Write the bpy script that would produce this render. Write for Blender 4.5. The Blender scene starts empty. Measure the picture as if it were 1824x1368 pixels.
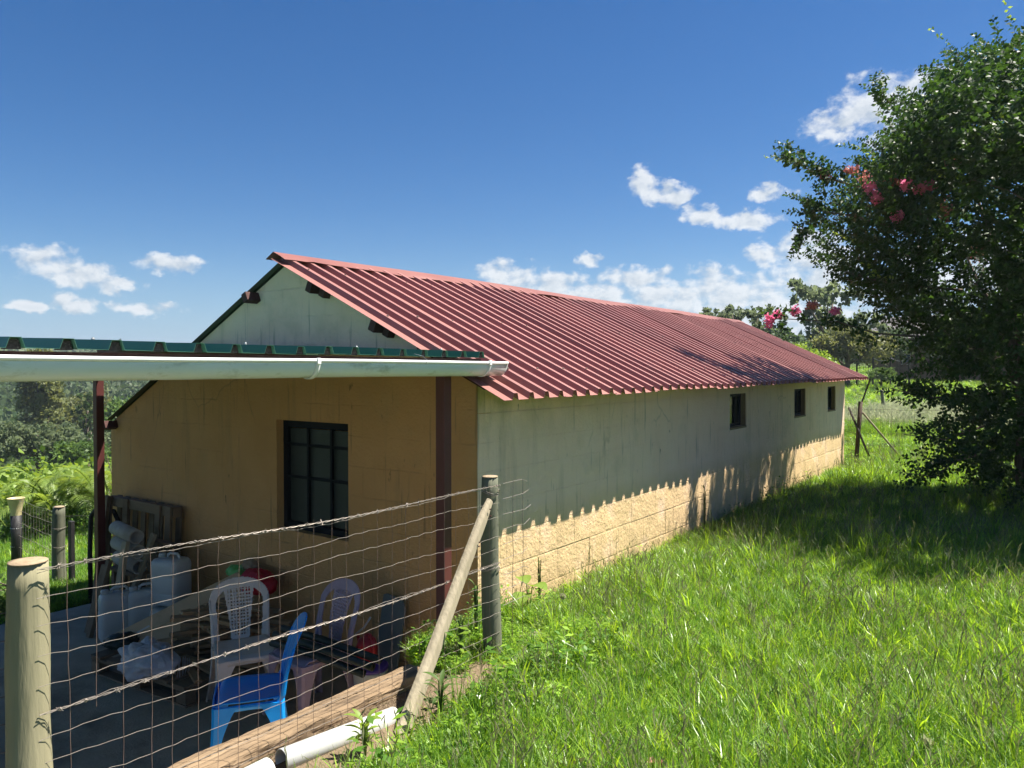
import bpy, bmesh, math, random
import numpy as np
from mathutils import Vector, Matrix, Euler, noise as mnoise

R = math.radians
rng = random.Random(7)
nrg = np.random.default_rng(11)
scene = bpy.context.scene
COL = scene.collection

# ------------------------------------------------------------------ camera
cam_d = bpy.data.cameras.new('camera')
cam_d.sensor_width = 36.0
cam_d.lens = 36.0 * 1360.0 / 1824.0
cam_d.clip_start = 0.05
cam_d.clip_end = 3000
cam = bpy.data.objects.new('camera', cam_d)
cam.location = (0, 0, 1.57)
cam.rotation_euler = (R(90 - 1.18), 0, R(35.94))
COL.objects.link(cam)
scene.camera = cam

# ------------------------------------------------------------------ light
SUN = Vector((0.365, 0.37, 1.0)).normalized()      # direction towards the sun
SUN_EL = math.asin(SUN.z)
SUN_AZ = math.atan2(SUN.x, SUN.y)                  # clockwise from +Y
sun_d = bpy.data.lights.new('sun', 'SUN')
sun_d.energy = 5.0
sun_d.angle = R(0.53)
sun_d.color = (1.0, 0.94, 0.84)
sun = bpy.data.objects.new('sun', sun_d)
sun.rotation_euler = SUN.to_track_quat('Z', 'Y').to_euler()
sun.location = (20, 20, 60)
COL.objects.link(sun)

scene.view_settings.view_transform = 'Standard'
scene.view_settings.look = 'None'
scene.view_settings.gamma = 1.0
scene.view_settings.use_curve_mapping = False
scene.view_settings.exposure = 1.35
scene.cycles.max_bounces = 6
scene.cycles.use_adaptive_sampling = True
scene.cycles.adaptive_threshold = 0.02
scene.cycles.transparent_max_bounces = 12
scene.cycles.use_denoising = True
scene.cycles.sample_clamp_indirect = 8.0

# ------------------------------------------------------------------ world: sky and clouds
SKY_STRENGTH = 0.05
CLOUDS = [(-67.47,6.8,1.87,1.06),(-65.77,6.21,2.26,0.89),(-63.35,5.61,1.51,0.56),(-60.1,7.09,2.0,0.75),(-68.56,3.92,1.21,0.5),(-65.79,4.15,1.44,0.6),(-61.68,4.08,2.08,0.55),
(-36.44,6.94,1.6,0.9),(-33.29,6.1,2.3,0.9),(-29.74,5.25,2.7,1.03),(-30.16,7.93,0.9,0.5),(-26.86,6.6,2.2,0.7),(-24.01,4.96,3.0,1.4),(-21.22,5.51,2.0,1.4),(-18.5,4.64,2.6,1.59),(-17.2,7.94,1.7,0.7),(-14.79,8.01,2.4,1.3),(-14.4,5.3,3.2,1.93),(-12.62,7.14,1.4,1.5),
(-26.06,13.41,1.0,0.8),(-24.6,12.5,1.5,0.65),(-22.04,10.9,1.4,0.6),(-19.2,10.45,2.1,0.5),(-17.41,12.17,1.3,0.5),(-12.9,16.2,1.7,0.8),(-10.4,17.1,2.2,1.5),(-7.95,16.2,2.6,2.0),(-27.26,3.57,2.6,0.8),(-22,3.2,4.5,1.3),(-15,3.0,4.5,1.6),
(-5,6,4,2)]

def build_world():
    w = bpy.data.worlds.new('World')
    scene.world = w
    w.use_nodes = True
    w.cycles.sampling_method = 'MANUAL'
    w.cycles.sample_map_resolution = 512
    nt = w.node_tree
    nt.nodes.clear()
    N, L = nt.nodes.new, nt.links.new
    out = N('ShaderNodeOutputWorld')
    bg = N('ShaderNodeBackground')
    bg.inputs['Strength'].default_value = SKY_STRENGTH
    L(bg.outputs[0], out.inputs[0])
    sky = N('ShaderNodeTexSky')
    sky.sky_type = 'NISHITA'
    sky.sun_disc = False
    sky.sun_elevation = SUN_EL
    sky.sun_rotation = SUN_AZ
    sky.altitude = 600
    sky.air_density = 1.0
    sky.dust_density = 0.25
    sky.ozone_density = 3.5
    tc = N('ShaderNodeTexCoord')
    sep = N('ShaderNodeSeparateXYZ')
    L(tc.outputs['Generated'], sep.inputs[0])
    def m(op, a, b=None, c=None):
        n = N('ShaderNodeMath'); n.operation = op
        for i, v in enumerate((a, b, c)):
            if v is None: continue
            if isinstance(v, (int, float)): n.inputs[i].default_value = v
            else: L(v, n.inputs[i])
        return n.outputs[0]
    az = m('MULTIPLY', m('ARCTAN2', sep.outputs[0], sep.outputs[1]), 180 / math.pi)
    el = m('MULTIPLY', m('ARCSINE', sep.outputs[2]), 180 / math.pi)
    def vec(a, e, s, off=0.0):
        c = N('ShaderNodeCombineXYZ')
        L(m('MULTIPLY', m('ADD', a, off), s), c.inputs[0]); L(m('MULTIPLY', m('ADD', e, off * .9), s * 1.35), c.inputs[1])
        return c.outputs[0]
    def noise(v, scale, detail, rough, dist=0.0):
        n = N('ShaderNodeTexNoise'); n.inputs['Scale'].default_value = scale
        n.inputs['Detail'].default_value = detail; n.inputs['Roughness'].default_value = rough
        n.inputs['Distortion'].default_value = dist
        L(v, n.inputs['Vector']); return n.outputs['Fac']
    # warp the cloud lobes so that their outlines are ragged
    wv = vec(az, el, 0.5)
    wx = m('MULTIPLY', m('SUBTRACT', noise(wv, 1.3, 4, .6), .5), 2.6)
    wy = m('MULTIPLY', m('SUBTRACT', noise(vec(az, el, .5, 31.0), 1.3, 4, .6), .5), 1.7)
    a2, e2 = m('ADD', az, wx), m('ADD', el, wy)
    pos = N('ShaderNodeCombineXYZ'); L(a2, pos.inputs[0]); L(e2, pos.inputs[1])
    dist = None
    for (a0, e0, sa, se) in CLOUDS:
        sa, se = (sa * 1.12, se * 1.15) if a0 > -50 else (sa * .92, se * .92)
        q = N('ShaderNodeVectorMath'); q.operation = 'MULTIPLY_ADD'; L(pos.outputs[0], q.inputs[0])
        q.inputs[1].default_value = (1 / sa, 1 / se, 0); q.inputs[2].default_value = (-a0 / sa, -e0 / se, 0)
        d = N('ShaderNodeVectorMath'); d.operation = 'DOT_PRODUCT'; L(q.outputs[0], d.inputs[0]); L(q.outputs[0], d.inputs[1])
        dist = d.outputs['Value'] if dist is None else m('SMOOTH_MIN', dist, d.outputs['Value'], .35)
    mask = m('SUBTRACT', 1.0, dist)
    # the same broken cumulus goes on round the rest of the horizon
    away = m('GREATER_THAN', m('ABSOLUTE', m('ADD', az, 36.0)), 37.0)
    big = m('MULTIPLY', m('SUBTRACT', noise(vec(az, el, .07, 5.0), 1.6, 2, .5), .54), 9.0)
    band = m('DIVIDE', m('SUBTRACT', el, 6.0), 6.5)
    gen = m('SUBTRACT', big, m('MULTIPLY', band, band))
    gen = m('ADD', m('MULTIPLY', gen, away), m('MULTIPLY', m('SUBTRACT', 1.0, away), -5.0))
    mask = m('MAXIMUM', mask, gen)
    mask = m('MAXIMUM', mask, -4.0)
    nz = noise(vec(az, el, 0.5), 1.25, 9, .56, .15)
    nz2 = noise(vec(az, el, 0.5, .45), 1.25, 9, .56, .15)          # sampled a little towards the sun
    dens = m('ADD', m('MULTIPLY', mask, .55), m('MULTIPLY', m('SUBTRACT', nz, .44), 3.2))
    dens2 = m('ADD', m('MULTIPLY', mask, .55), m('MULTIPLY', m('SUBTRACT', nz2, .44), 3.2))
    cov = N('ShaderNodeMapRange'); cov.interpolation_type = 'SMOOTHSTEP'
    L(dens, cov.inputs[0]); cov.inputs[1].default_value = -.22; cov.inputs[2].default_value = 0.78
    cov.inputs[3].default_value = 0; cov.inputs[4].default_value = 0.93
    lit = N('ShaderNodeMapRange')
    L(m('SUBTRACT', dens, dens2), lit.inputs[0]); lit.inputs[1].default_value = -.45; lit.inputs[2].default_value = .35
    base = N('ShaderNodeMapRange')
    L(dens, base.inputs[0]); base.inputs[1].default_value = 1.5; base.inputs[2].default_value = .3
    base.inputs[3].default_value = .45; base.inputs[4].default_value = 1.0
    litf = m('MULTIPLY', lit.outputs[0], base.outputs[0])
    litf = m('ADD', m('MULTIPLY', litf, .75), .25)
    cc = N('ShaderNodeMix'); cc.data_type = 'RGBA'
    L(litf, cc.inputs[0])
    cc.inputs[6].default_value = (3.7, 4.4, 5.15, 1)
    cc.inputs[7].default_value = (7.4, 7.65, 7.9, 1)
    # thin milky haze low over the horizon, all the way round
    hz = N('ShaderNodeMapRange'); hz.interpolation_type = 'SMOOTHSTEP'
    L(el, hz.inputs[0]); hz.inputs[1].default_value = 9.0; hz.inputs[2].default_value = -1.0
    hz.inputs[3].default_value = 0.0; hz.inputs[4].default_value = .75
    hm = N('ShaderNodeMix'); hm.data_type = 'RGBA'
    L(hz.outputs[0], hm.inputs[0]); L(sky.outputs[0], hm.inputs[6]); hm.inputs[7].default_value = (3.3, 4.7, 6.5, 1)
    sat = N('ShaderNodeHueSaturation'); sat.inputs['Hue'].default_value = .506; sat.inputs['Saturation'].default_value = 1.32; sat.inputs['Value'].default_value = 0.90; L(hm.outputs[2], sat.inputs['Color'])
    mix = N('ShaderNodeMix'); mix.data_type = 'RGBA'
    L(cov.outputs[0], mix.inputs[0]); L(sat.outputs[0], mix.inputs[6]); L(cc.outputs[2], mix.inputs[7])
    L(mix.outputs[2], bg.inputs['Color'])
build_world()

# ------------------------------------------------------------------ helpers
def lin(r, g, b):
    f = lambda c: (c / 255 / 12.92) if c / 255 <= .04045 else ((c / 255 + .055) / 1.055) ** 2.4
    return (f(r), f(g), f(b), 1)

def pmat(name, c1, c2, scale=6, rough=.75, bump=.15, bscale=80, metallic=0.0, stretch=(1, 1, 1), spec=.4,
         dirt=None, dirt_scale=3, dirt_amt=.5, rand=0.0, transl=0.0, detail=6, coat=0.0, space='Object'):
    """noise-mottled principled material; dirt = third colour in blotches; rand = per-object brightness spread"""
    m = bpy.data.materials.new(name); m.use_nodes = True
    nt = m.node_tree; N, L = nt.nodes.new, nt.links.new
    b = nt.nodes['Principled BSDF']
    tc = N('ShaderNodeTexCoord'); mp = N('ShaderNodeMapping'); mp.inputs['Scale'].default_value = stretch
    if space == 'World':
        g = N('ShaderNodeNewGeometry'); L(g.outputs['Position'], mp.inputs[0])
    else:
        L(tc.outputs['Object'], mp.inputs[0])
    oi = N('ShaderNodeObjectInfo')
    add = N('ShaderNodeVectorMath'); add.operation = 'ADD'
    cmb = N('ShaderNodeCombineXYZ')
    mu = N('ShaderNodeMath'); mu.operation = 'MULTIPLY'; L(oi.outputs['Random'], mu.inputs[0]); mu.inputs[1].default_value = 37.0 if space != 'World' else 0
    L(mu.outputs[0], cmb.inputs[0]); L(mu.outputs[0], cmb.inputs[1])
    L(mp.outputs[0], add.inputs[0]); L(cmb.outputs[0], add.inputs[1])
    V = add.outputs[0]
    n1 = N('ShaderNodeTexNoise'); n1.inputs['Scale'].default_value = scale; n1.inputs['Detail'].default_value = detail
    n1.inputs['Roughness'].default_value = .62
    L(V, n1.inputs['Vector'])
    rm = N('ShaderNodeMapRange'); L(n1.outputs['Fac'], rm.inputs[0]); rm.inputs[1].default_value = .3; rm.inputs[2].default_value = .7
    mx = N('ShaderNodeMix'); mx.data_type = 'RGBA'; L(rm.outputs[0], mx.inputs[0])
    mx.inputs[6].default_value = (*c1[:3], 1); mx.inputs[7].default_value = (*c2[:3], 1)
    col = mx.outputs[2]
    if dirt is not None:
        n2 = N('ShaderNodeTexNoise'); n2.inputs['Scale'].default_value = dirt_scale; n2.inputs['Detail'].default_value = 8
        n2.inputs['Roughness'].default_value = .7
        L(V, n2.inputs['Vector'])
        r2 = N('ShaderNodeMapRange'); L(n2.outputs['Fac'], r2.inputs[0]); r2.inputs[1].default_value = .52; r2.inputs[2].default_value = .72
        r2.inputs[4].default_value = dirt_amt
        m2 = N('ShaderNodeMix'); m2.data_type = 'RGBA'; L(r2.outputs[0], m2.inputs[0]); L(col, m2.inputs[6])
        m2.inputs[7].default_value = (*dirt[:3], 1); col = m2.outputs[2]
    if rand:
        hs = N('ShaderNodeHueSaturation'); L(col, hs.inputs['Color'])
        rr = N('ShaderNodeMapRange'); L(oi.outputs['Random'], rr.inputs[0]); rr.inputs[3].default_value = 1 - rand; rr.inputs[4].default_value = 1 + rand
        L(rr.outputs[0], hs.inputs['Value']); col = hs.outputs[0]
    L(col, b.inputs['Base Color'])
    b.inputs['Roughness'].default_value = rough; b.inputs['Metallic'].default_value = metallic
    b.inputs['Specular IOR Level'].default_value = spec
    if coat: b.inputs['Coat Weight'].default_value = coat
    if bump:
        n3 = N('ShaderNodeTexNoise'); n3.inputs['Scale'].default_value = bscale; n3.inputs['Detail'].default_value = 5
        L(V, n3.inputs['Vector'])
        bp = N('ShaderNodeBump'); bp.inputs['Strength'].default_value = bump; bp.inputs['Distance'].default_value = .01
        L(n3.outputs['Fac'], bp.inputs['Height']); L(bp.outputs[0], b.inputs['Normal'])
    if transl:
        tr = N('ShaderNodeBsdfTranslucent')
        hs2 = N('ShaderNodeHueSaturation'); L(col, hs2.inputs['Color']); hs2.inputs['Hue'].default_value = .475
        hs2.inputs['Value'].default_value = 1.7; hs2.inputs['Saturation'].default_value = 1.1
        L(hs2.outputs[0], tr.inputs['Color'])
        ms = N('ShaderNodeMixShader'); ms.inputs[0].default_value = transl
        L(b.outputs[0], ms.inputs[1]); L(tr.outputs[0], ms.inputs[2])
        L(ms.outputs[0], nt.nodes['Material Output'].inputs[0])
    return m

class MB:
    def __init__(s): s.v = []; s.f = []
    def hexa(s, p):            # 8 points: bottom ring 0-3, top ring 4-7
        o = len(s.v); s.v += [tuple(q) for q in p]
        s.f += [tuple(o + i for i in q) for q in ((3, 2, 1, 0), (4, 5, 6, 7), (0, 1, 5, 4), (1, 2, 6, 5), (2, 3, 7, 6), (3, 0, 4, 7))]
        return s
    def box(s, c, d, rot=None):
        x, y, z = (k / 2 for k in d)
        P = [Vector(q) for q in ((-x, -y, -z), (x, -y, -z), (x, y, -z), (-x, y, -z), (-x, -y, z), (x, -y, z), (x, y, z), (-x, y, z))]
        if rot is not None:
            Mx = rot if isinstance(rot, Matrix) else Euler(rot).to_matrix()
            P = [Mx @ q for q in P]
        return s.hexa([q + Vector(c) for q in P])
    def span(s, x0, x1, y0, y1, z0, z1):
        return s.box(((x0 + x1) / 2, (y0 + y1) / 2, (z0 + z1) / 2), (x1 - x0, y1 - y0, z1 - z0))
    def beam(s, a, b, w, h, up=(0, 0, 1)):      # rectangular bar from a to b
        a, b = Vector(a), Vector(b); d = (b - a).normalized(); u = Vector(up)
        if abs(d.dot(u)) > .98: u = Vector((0, 1, 0))
        r = d.cross(u).normalized(); u = r.cross(d).normalized()
        q = lambda p: [p - r * w / 2 - u * h / 2, p + r * w / 2 - u * h / 2, p + r * w / 2 + u * h / 2, p - r * w / 2 + u * h / 2]
        return s.hexa(q(a) + q(b))
    def tube(s, path, r, n=8, caps=True, flat=None):
        P = [Vector(p) for p in path]; k = len(P)
        rs = r if isinstance(r, (list, tuple)) else [r] * k
        o = len(s.v); t0 = (P[1] - P[0]).normalized()
        u = t0.orthogonal().normalized()
        for i in range(k):
            t = (P[min(i + 1, k - 1)] - P[max(i - 1, 0)]).normalized()
            u = (u - t * u.dot(t)); u = u.normalized() if u.length > 1e-6 else t.orthogonal().normalized()
            w = t.cross(u)
            for j in range(n):
                a = 2 * math.pi * j / n
                s.v.append(tuple(P[i] + (u * math.cos(a) + w * math.sin(a)) * rs[i]))
        for i in range(k - 1):
            for j in range(n):
                s.f.append((o + i * n + j, o + i * n + (j + 1) % n, o + (i + 1) * n + (j + 1) % n, o + (i + 1) * n + j))
        if caps:
            s.f.append(tuple(o + j for j in range(n))[::-1]); s.f.append(tuple(o + (k - 1) * n + j for j in range(n)))
        return s
    def lathe(s, prof, n=16, c=(0, 0, 0), cap0=True, cap1=True):
        o = len(s.v); c = Vector(c)
        for r, z in prof:
            for j in range(n):
                a = 2 * math.pi * j / n; s.v.append((c.x + r * math.cos(a), c.y + r * math.sin(a), c.z + z))
        for i in range(len(prof) - 1):
            for j in range(n):
                s.f.append((o + i * n + j, o + i * n + (j + 1) % n, o + (i + 1) * n + (j + 1) % n, o + (i + 1) * n + j))
        if cap0: s.f.append(tuple(o + j for j in range(n))[::-1])
        if cap1: s.f.append(tuple(o + (len(prof) - 1) * n + j for j in range(n)))
        return s
    def prism(s, poly, d):     # poly: 3D points of one face, d: extrusion vector
        o = len(s.v); k = len(poly); d = Vector(d)
        s.v += [tuple(Vector(p)) for p in poly] + [tuple(Vector(p) + d) for p in poly]
        s.f.append(tuple(range(o + k - 1, o - 1, -1))); s.f.append(tuple(range(o + k, o + 2 * k)))
        for i in range(k):
            j = (i + 1) % k; s.f.append((o + i, o + j, o + k + j, o + k + i))
        return s
    def grid(s, nu, nv, fn, keep=None):
        o = len(s.v)
        for i in range(nu + 1):
            for j in range(nv + 1): s.v.append(tuple(fn(i / nu, j / nv)))
        for i in range(nu):
            for j in range(nv):
                if keep is None or keep((i + .5) / nu, (j + .5) / nv):
                    a = o + i * (nv + 1) + j
                    s.f.append((a, a + nv + 1, a + nv + 2, a + 1))
        return s
    def mesh(s, name, recalc=True):
        me = bpy.data.meshes.new(name); me.from_pydata([tuple(v) for v in s.v], [], s.f)
        if recalc:
            bm = bmesh.new(); bm.from_mesh(me)
            loose = [v for v in bm.verts if not v.link_faces]
            if loose: bmesh.ops.delete(bm, geom=loose, context='VERTS')
            bmesh.ops.recalc_face_normals(bm, faces=bm.faces); bm.to_mesh(me); bm.free()
        return me
    def build(s, name, mat, parent=None, smooth=False, bevel=0, seg=2, solid=0, loc=None, rot=None, sub=0):
        me = s.mesh(name); return place(me, name, mat, parent, smooth, bevel, seg, solid, loc, rot, sub)

def place(me, name, mat, parent=None, smooth=False, bevel=0, seg=2, solid=0, loc=None, rot=None, sub=0):
    if mat is not None and not me.materials: me.materials.append(mat)
    o = bpy.data.objects.new(name, me); COL.objects.link(o)
    if parent is not None: o.parent = parent
    if loc is not None: o.location = loc
    if rot is not None: o.rotation_euler = rot
    if smooth:
        me.polygons.foreach_set('use_smooth', [True] * len(me.polygons))
    if solid:
        md = o.modifiers.new('thickness', 'SOLIDIFY'); md.thickness = solid; md.offset = 0
    if bevel:
        md = o.modifiers.new('bevel', 'BEVEL'); md.width = bevel; md.segments = seg; md.limit_method = 'ANGLE'; md.angle_limit = R(40)
    if sub:
        md = o.modifiers.new('subdivision', 'SUBSURF'); md.levels = sub; md.render_levels = sub
    return o

def tag(o, label=None, cat=None, group=None, kind=None):
    if label: o['label'] = label
    if cat: o['category'] = cat
    if group: o['group'] = group
    if kind: o['kind'] = kind
    return o
def thing(name, label, cat, loc=(0, 0, 0), rotz=0, group=None, scale=1.0):
    o = bpy.data.objects.new(name, None); COL.objects.link(o); o.empty_display_size = .1
    o.location = loc; o.rotation_euler = (0, 0, rotz); o.scale = (scale,) * 3
    return tag(o, label, cat, group)
def copy_tree(o, parent=None):
    c = o.copy(); COL.objects.link(c); c.parent = parent
    for ch in list(o.children): copy_tree(ch, c)
    return c
def fast_mesh(name, V, F):     # V (n,3) array, F (m,k) array
    me = bpy.data.meshes.new(name); V = np.asarray(V, np.float32); F = np.asarray(F, np.int32)
    me.vertices.add(len(V)); me.vertices.foreach_set('co', V.ravel())
    m, k = F.shape
    me.loops.add(m * k); me.loops.foreach_set('vertex_index', F.ravel())
    me.polygons.add(m); me.polygons.foreach_set('loop_start', np.arange(m, dtype=np.int32) * k)
    me.polygons.foreach_set('loop_total', np.full(m, k, np.int32))
    me.update(calc_edges=True); return me
def vnoise(x, y, s=1.0, seed=0):
    """cheap smooth pseudo-noise, arrays in -1..1"""
    x = np.asarray(x) * s; y = np.asarray(y) * s
    return (np.sin(x * 1.3 + 2.1 * np.sin(y * .7 + seed)) + np.sin(y * 1.7 + 1.9 * np.sin(x * .9 + 1.3 + seed)) + np.sin((x + y) * 2.3 + seed * 2)) / 3

# ------------------------------------------------------------------ ground
FLOOR = -0.65
def smooth01(t): t = np.clip(t, 0, 1); return t * t * (3 - 2 * t)
def ground_z(x, y):
    x = np.asarray(x, float); y = np.asarray(y, float)
    # hillside that falls away to the left, a valley and the opposite slope
    xs = np.array([-1500, -800, -420, -260, -170, -110, -80, -60, -42, -26, -15, -10, -7.7, -3.02, 60, 300, 1500])
    zs = np.array([9, 9, 7, 1.0, -2.0, -5.6, -7.0, -6.6, -4.9, -2.9, -1.35, -.85, -.68, 0.0, 0.3, 5, 6])
    xe = np.where(x < 0, np.minimum(x + .35 * np.clip(y - 15, 0, 60), 0.0), x)
    z = np.interp(xe, xs, zs)
    z = z + .03 * np.maximum(0, np.minimum(y, 90) - 20) + .012 * np.maximum(0, y - 90)
    # the sunken yard under the carport
    yard = (x < -2.655 - .42 * smooth01((y - 2.75) / .55)) & (y < 3.80) & (x > -7.7)
    z = np.where(yard, FLOOR - .06, z)
    left = (x <= -7.7) & (x > -9.5)
    z = np.where(left, z * 1.0, z)
    lawn = smooth01((x + 2.4) / 1.0)
    z = z + .025 * vnoise(x, y, 1.1, .4) * lawn + np.where(np.abs(x) + np.abs(y) > 40, .25 * vnoise(x, y, .11, 2.), 0)
    z = z + .05 * smooth01((x + 1.2) / 4) * np.where(y < 14, 1, 0)
    z = z - .10 * (1 - smooth01((x + 3.0) / 1.1)) * smooth01((y - 3.75) / .4) * smooth01((15.5 - y) / 1.2) * np.where(x > -3.2, 1, 0)
    return z

def build_ground():
    def axis(lo, hi, marks, near, step):
        a = list(np.arange(near[0], near[1] + 1e-6, step))
        for s_, end in ((-1, lo), (1, hi)):
            p = near[0] if s_ < 0 else near[1]; d = step
            while (p > lo if s_ < 0 else p < hi):
                d *= 1.22; p += s_ * d; a.append(p)
        a = [q for q in a if all(abs(q - k) > .03 for k in marks)] + list(marks)
        return np.array(sorted(a))
    xs = axis(-520, 520, (-2.60, -2.66, -2.80, -2.90, -3.0, -3.08, -7.70, -7.72), (-9, 3), .16)
    ys = axis(-250, 520, (3.79, 3.81), (-1.5, 16), .16)
    X, Y = np.meshgrid(xs, ys, indexing='ij')
    Z = ground_z(X, Y)
    nx, ny = X.shape
    V = np.stack([X.ravel(), Y.ravel(), Z.ravel()], 1)
    I = np.arange(nx * ny).reshape(nx, ny)
    F = np.stack([I[:-1, :-1].ravel(), I[1:, :-1].ravel(), I[1:, 1:].ravel(), I[:-1, 1:].ravel()], 1)
    me = fast_mesh('ground', V, F)
    m = bpy.data.materials.new('soil_and_turf'); m.use_nodes = True
    nt = m.node_tree; N, L = nt.nodes.new, nt.links.new; b = nt.nodes['Principled BSDF']
    g = N('ShaderNodeNewGeometry')
    n1 = N('ShaderNodeTexNoise'); n1.inputs['Scale'].default_value = 1.7; n1.inputs['Detail'].default_value = 8; L(g.outputs['Position'], n1.inputs['Vector'])
    n2 = N('ShaderNodeTexNoise'); n2.inputs['Scale'].default_value = 45; n2.inputs['Detail'].default_value = 6; L(g.outputs['Position'], n2.inputs['Vector'])
    r = N('ShaderNodeValToRGB'); L(n1.outputs['Fac'], r.inputs[0])
    e = r.color_ramp.elements
    e[0].position = .3; e[0].color = (.045, .07, .018, 1); e[1].position = .72; e[1].color = (.085, .12, .03, 1)
    # bare soil next to the pipe and round the far path
    sep = N('ShaderNodeSeparateXYZ'); L(g.outputs['Position'], sep.inputs[0])
    def mth(op, a, c=None, d=None):
        n = N('ShaderNodeMath'); n.operation = op
        for i, v in enumerate((a, c, d)):
            if v is None: continue
            if isinstance(v, (int, float)): n.inputs[i].default_value = v
            else: L(v, n.inputs[i])
        return n.outputs[0]
    def spot(cx, cy, sx, sy):
        a = mth('DIVIDE', mth('SUBTRACT', sep.outputs[0], cx), sx); c = mth('DIVIDE', mth('SUBTRACT', sep.outputs[1], cy), sy)
        return mth('SUBTRACT', 1.0, mth('ADD', mth('MULTIPLY', a, a), mth('MULTIPLY', c, c)))
    s1 = mth('MAXIMUM', spot(-2.35, 2.2, .32, 1.6), spot(-1.2, 15.2, 2.1, .55))
    s1 = mth('MAXIMUM', s1, spot(-8.8, 2.95, 1.7, .30))
    s1 = mth('ADD', s1, mth('MULTIPLY', mth('SUBTRACT', n2.outputs['Fac'], .5), 1.1))
    mr = N('ShaderNodeMapRange'); L(s1, mr.inputs[0]); mr.inputs[1].default_value = .1; mr.inputs[2].default_value = .5
    soil = N('ShaderNodeMix'); soil.data_type = 'RGBA'; L(n2.outputs['Fac'], soil.inputs[0])
    soil.inputs[6].default_value = (.11, .08, .05, 1); soil.inputs[7].default_value = (.26, .195, .13, 1)
    mx = N('ShaderNodeMix'); mx.data_type = 'RGBA'; L(mr.outputs[0], mx.inputs[0]); L(r.outputs[0], mx.inputs[6]); L(soil.outputs[2], mx.inputs[7])
    L(mx.outputs[2], b.inputs['Base Color']); b.inputs['Roughness'].default_value = .95
    b.inputs['Specular IOR Level'].default_value = .1
    bp = N('ShaderNodeBump'); bp.inputs['Strength'].default_value = .8; bp.inputs['Distance'].default_value = .03
    L(n2.outputs['Fac'], bp.inputs['Height']); L(bp.outputs[0], b.inputs['Normal'])
    o = place(me, 'ground', m, smooth=False)
    tag(o, kind='structure')
build_ground()

# concrete floor of the carport, a shallow slab
M_CONC = pmat('rough_concrete', (.33, .26, .175), (.46, .37, .26), 4, .9, .35, 60, dirt=(.09, .075, .055), dirt_scale=2.2, dirt_amt=.75)
def build_floor():
    b = MB(); xs = np.linspace(-7.45, -2.70, 20); ys = np.linspace(-1.2, 3.785, 20)
    top = lambda u, v: (-7.45 + u * 4.75, -1.2 + v * 4.985, FLOOR + .006 * math.sin(u * 9 + v * 5))
    b.grid(20, 20, top)
    b.box((-5.075, 1.2925, FLOOR - .03), (4.75, 4.985, .045))
    o = b.build('carport_floor', M_CONC); tag(o, kind='structure')
build_floor()

M_GALV = pmat('galvanised_steel', (.16, .11, .10), (.22, .17, .15), 12, .5, .1, 80, metallic=.3)
# ------------------------------------------------------------------ long farm building
WX, GY, EY = -3.02, 3.79, 13.75          # long wall x, gable y, far end y
LX = -7.66
RID = (-4.89, 2.40); EAV = (-2.69, 1.38); EAL = (-7.63, 1.055)
def roof_under(x):
    return (RID[1] + (x - RID[0]) / (EAV[0] - RID[0]) * (EAV[1] - RID[1])) if x > RID[0] else (RID[1] + (x - RID[0]) / (EAL[0] - RID[0]) * (EAL[1] - RID[1]))

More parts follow.
